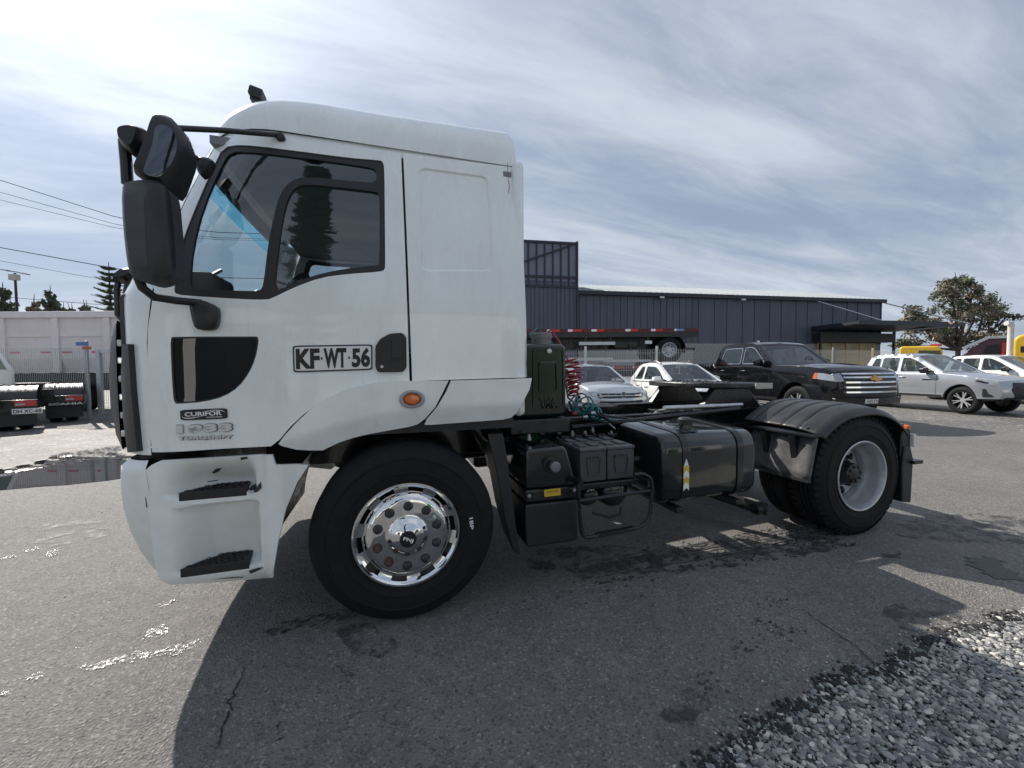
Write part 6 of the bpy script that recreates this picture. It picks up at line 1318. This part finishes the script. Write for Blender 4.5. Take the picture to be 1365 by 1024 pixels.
MB().tube([(0, 0, 0), (0, 0, zp-.05), (-.05, 0, zp+.05), (-.2, 0, zp+.06)], .09, 12).build('pole_pipe', mat('pale_pipe', (.55, .53, .49), .6, var=.1), pl)
ym = empty('yellow_machine', tuple(BG(1349, 17.0)), fk, 'bright yellow rounded machine hood at the end of the row', 'machine'); yz2 = lambda v: zat(v, 17., 1360)
MB().prism(rcorner([(0, .5), (3.0, .5), (3.0, yz2(446)), (10*kk, yz2(446)), (0, yz2(452))], .2, 5), lambda x, z: (x, 0, z), lambda x, z: (x, 2., z)).build('hood', YELP, ym, bevel=.08, seg=3)
MB().box((.2, -.01, yz2(470)), (1.2, .0, yz2(462))).build('hood_louvre', SEAL, ym)
for x in (.6, 2.3): MB().lathe([(.2, 0), (.5, -.02), (.6, .08), (.6, .4)], (x, 0, .6), 'y', 24).build('tyre', RUBBER, ym)

# ------------------------------------------------------------------ trees, poles, wires
BARK = mat('bark', (.075, .06, .048), .85, var=.3, vscale=8); 
LEAFG = mat('leaf_olive', (.16, .175, .10), .6, var=.35, vscale=1.2); LEAFD = mat('leaf_dark', (.085, .11, .065), .6, var=.35, vscale=1.); LEAFB = mat('leaf_brown_green', (.24, .20, .14), .65, var=.3, vscale=1.3)
def leaves(name, C, N_, size, m, par, seed, up=0.):
    r = np.random.default_rng(seed); V = []; Fc = []
    for i, (c, s_) in enumerate(zip(C, N_)):
        n = r.normal(0, 1, 3); n[2] = abs(n[2])+up; n /= np.linalg.norm(n); a = np.cross(n, r.normal(0, 1, 3)); a /= np.linalg.norm(a)+1e-9; b = np.cross(n, a); k = len(V); s2 = s_*r.uniform(.6, 1.3)
        V += [c-a*s2, c-b*s2*.45+n*s2*.1, c+a*s2, c+b*s2*.45]; Fc.append((k, k+1, k+2, k+3))
    o = mesh(name, V, Fc, m, par, 0); return o
def broadleaf(label, base, h, blobs, nleaf, size, mats, seed, group=None):
    r = np.random.default_rng(seed); root = empty('tree', tuple(base), 0, label, 'tree', group); tr = MB(); fork = np.array([0, 0, h*.28]); tr.tube([(0, 0, -.1), (r.normal(0, .05)*h*.1, 0, h*.15), tuple(fork)], [h*.028, h*.022, h*.019], 8)
    mb = MB(); pts = []
    for (c, rad) in blobs:
        c = np.array(c, float); mid = (fork+c)/2+r.normal(0, h*.03, 3); mb.tube([fork, mid, c, c+(c-mid)*.35], [h*.015, h*.010, h*.006, h*.002], 6)
        for k in range(7):
            d = r.normal(0, 1, 3); d /= np.linalg.norm(d); e = c+d*np.array(rad)*r.uniform(.6, 1.0); mb.tube([c*.6+mid*.4, (c+e)/2+r.normal(0, h*.01, 3), e], [h*.005, h*.003, h*.0012], 5); pts.append((e, rad))
            for q in range(3):
                d2 = r.normal(0, 1, 3); d2 /= np.linalg.norm(d2); e2 = e+d2*np.array(rad)*.38; mb.tube([e*.7+c*.3, e2], [h*.0022, h*.0008], 4); pts.append((e2, np.array(rad)*.8))
    tk = tr.build('trunk', BARK, root, 40); mb.build('limbs', BARK, root, 40)
    per = nleaf//len(pts); L = [[] for _ in mats]
    for i, (e, rad) in enumerate(pts):
        w = r.integers(0, len(mats))
        for q in range(int(per*r.uniform(.3, 1.7))): L[w].append(np.array(e)+r.normal(0, 1, 3)*np.array(rad)*.20)
    for l, m in zip(L, mats):
        if l: tag(leaves('crown', l, [size]*len(l), size, m, root, seed+5), kind='stuff')
    return root
ZT = 42.; kt = ZT/F_PX; tb = BG(1276, ZT); tz = lambda v: zat(v, ZT, 1276)
def tp(u, v, d=0.): q = rh*((u-1276)*kt)+ah*d; return (q[0], q[1], tz(v))
def rd(a, b): return (a*kt, a*kt*.9, b*kt)
bl = [(tp(1275, 385), rd(22, 14)), (tp(1300, 388, 1), rd(16, 14)), (tp(1252, 398, -1), rd(18, 12)), (tp(1310, 408), rd(18, 14)), (tp(1235, 415, 1), rd(18, 11)), (tp(1270, 412, -2), rd(20, 14)), (tp(1292, 425, 2), rd(20, 14)), (tp(1318, 430, -1), rd(15, 14)), (tp(1215, 424), rd(15, 10)), (tp(1250, 432, 1.5), rd(20, 12)), (tp(1225, 440, -1), rd(16, 10)), (tp(1275, 446, 1), rd(22, 12)), (tp(1305, 450), rd(22, 12)), (tp(1240, 456, 2), rd(20, 10)), (tp(1285, 375, 1), rd(14, 8)), (tp(1328, 448, 1), rd(10, 10))]
broadleaf('broad open crowned tree with thinning brownish leaves behind the canopy', tb, tz(368), bl, 14000, .17, [LEAFG, LEAFB, LEAFD, LEAFB], 31)
for i, (u, v0, v1, Z, w, m) in enumerate(((8, 386, 416, 48, 14, LEAFD), (70, 390, 416, 52, 9, LEAFD), (84, 406, 418, 55, 8, LEAFG), (45, 400, 418, 60, 10, LEAFB), (122, 408, 420, 60, 9, LEAFG), (-10, 392, 418, 50, 12, LEAFG), (100, 410, 420, 58, 6, LEAFB))):
    b = BG(u, Z); kq = Z/F_PX; zt_ = zat(v0, Z, u); zb_ = zat(v1, Z, u); rr2 = np.random.default_rng(60+i); bb = []
    for j in range(7): t = rr2.random(); bb.append(((rr2.normal(0, .45)*w*kq*(1.2-t), rr2.normal(0, .4)*w*kq, zb_-1+(zt_-zb_+.6)*t), (w*kq*.5, w*kq*.5, (zt_-zb_)*.22)))
    broadleaf(['dark leafy tree above the dump trailer at the lamp pole', 'dark upright tree above the dump trailer rail', 'small green tree top beyond the dump trailer', 'sparse brown tree beside the lamp pole', 'low green tree next to the conifer', 'olive leafy tree left of the lamp pole', 'low brown shrub top beyond the dump trailer rail'][i], b, zt_, bb, 1600, .22, [m], 70+i, 'far trees beyond the yard')
def araucaria(label, base, h, seed, m, nw=16, spread=.3, need=1.):
    r = np.random.default_rng(seed); root = empty('conifer', tuple(base), 0, label, 'tree'); MB().tube([(0, 0, -.1), (0, 0, h*.5), (0, 0, h)], [h*.02, h*.012, h*.002], 8).build('trunk', BARK, root, 40); V = []; Fc = []; br = MB()
    for w in range(nw):
        t = .12+.86*w/nw; z = h*t; Lb0 = h*spread*(1-t)**.75+.02*h; nb = 7
        for k in range(nb):
            Lb = Lb0; a = 2*math.pi*k/nb+w*.6+r.normal(0, .12); d = np.array([math.cos(a), math.sin(a), 0]); Lb *= r.uniform(.68, 1.2); lift = .10+.25*t; tip = np.array([0, 0, z])+d*Lb+np.array([0, 0, Lb*lift]); br.tube([(0, 0, z), tip], [h*.004, h*.001], 4); side = np.array([-d[1], d[0], 0])
            for q in range(int(22*need)):
                s_ = (q+1)/(22*need); c = np.array([0, 0, z])*(1-s_)+tip*s_
                for sg in (-1, 1):
                    ln = h*.035*(1.15-s_*.7); e = c+side*sg*ln+d*ln*.5+np.array([0, 0, ln*.35+r.normal(0, ln*.15)]); n_ = d*h*.004+np.array([0, 0, h*.003]); kx = len(V); V += [c-n_, c+n_, e]; Fc.append((kx, kx+1, kx+2))
    br.build('branches', BARK, root, 0); tag(mesh('crown', V, Fc, m, root, 0), kind='stuff'); return root
Za = 40.; b = BG(152, Za); araucaria('tiered conifer rising above the dump trailer behind the truck nose', b, zat(349, Za, 152), 5, LEAFD, 18, .20)
# lamp pole
Zl = 30.; lpz = zat(364, Zl, 28); lp2 = empty('lamp_pole', tuple(BG(28, Zl)), -YAW, 'tall slim lamp pole with twin heads and a box beyond the dump trailer', 'lamp pole')
MB().tube([(0, 0, 0), (0, 0, lpz)], [.10, .07], 10).build('pole', SATINB, lp2); MB().bar((-.72, 0, lpz+.22), (.8, 0, lpz-.05), .08, .06).build('cross_arm', SATINB, lp2)
for sx, zz in ((-.7, lpz+.22), (.75, lpz-.06)): MB().bar((sx-.22, 0, zz+.03), (sx+.22, 0, zz-.05), .3, .1).build('lamp_head', STEEL, lp2)
MB().box((-.28, -.2, lpz-.55), (.28, .1, lpz-.12)).build('control_box', mat('beige_box', (.5, .48, .42), .6), lp2)
WIRE = mat('cable_black', (.02, .02, .022), .6)
for i, (va, vb, w) in enumerate(((235, 288, .020), (252, 298, .014), (263, 303, .012), (328, 358, .024), (346, 376, .012), (395, 408, .014))):
    Zw = 24.; P_ = [at_z(u, va+(vb-va)*u/160 if u < 160 else vb+(vb-va)*.5*(1-math.exp(-(u-160)/80)), Zw+(3 if u > 500 else 0)*(u-500)/190) for u in (-420, -300, -180, -80, 0, 80, 160, 220, 300, 400, 500, 600, 690)]
    o = MB().tube([tuple(p) for p in P_], w, 5).build('overhead_wire', WIRE, None); tag(o, ['thick overhead cable, uppermost of the span left of the cab', 'thin overhead cable, second from the top left of the cab', 'thin overhead cable, third from the top left of the cab', 'thick overhead cable just above the lamp pole head', 'thin overhead cable just under the thick lower cable', 'lowest overhead cable crossing behind the lamp pole'][i], 'cable', 'overhead cables')
# what the window and hub reflect: a conifer and a workshop behind the photographer
araucaria('tall dark conifer mirrored in the truck door window', (-3.2, -15.5, 0), 17.0, 8, LEAFD, 26, .062, .8)
SH = empty('workshop', (0, -19, 0), 0, 'low white workshop mirrored in the chrome wheel cover', 'workshop')
MB().box((-22, -8, 0), (24, 0, 5.0)).build('wall', mat('white_render', (.72, .72, .70), .8, var=.06, vscale=.6), SH); MB().box((-22.2, -8.2, 5.0), (24.2, .4, 5.35)).build('roof_edge', ROOFM, SH)
for x in (-16, -9, 6, 13): MB().box((x, -.05, 0), (x+4.2, .06, 3.6)).build('roller_door', mat('green_shutter', (.012, .11, .04), .5) if x == 6 else TRIM, SH)
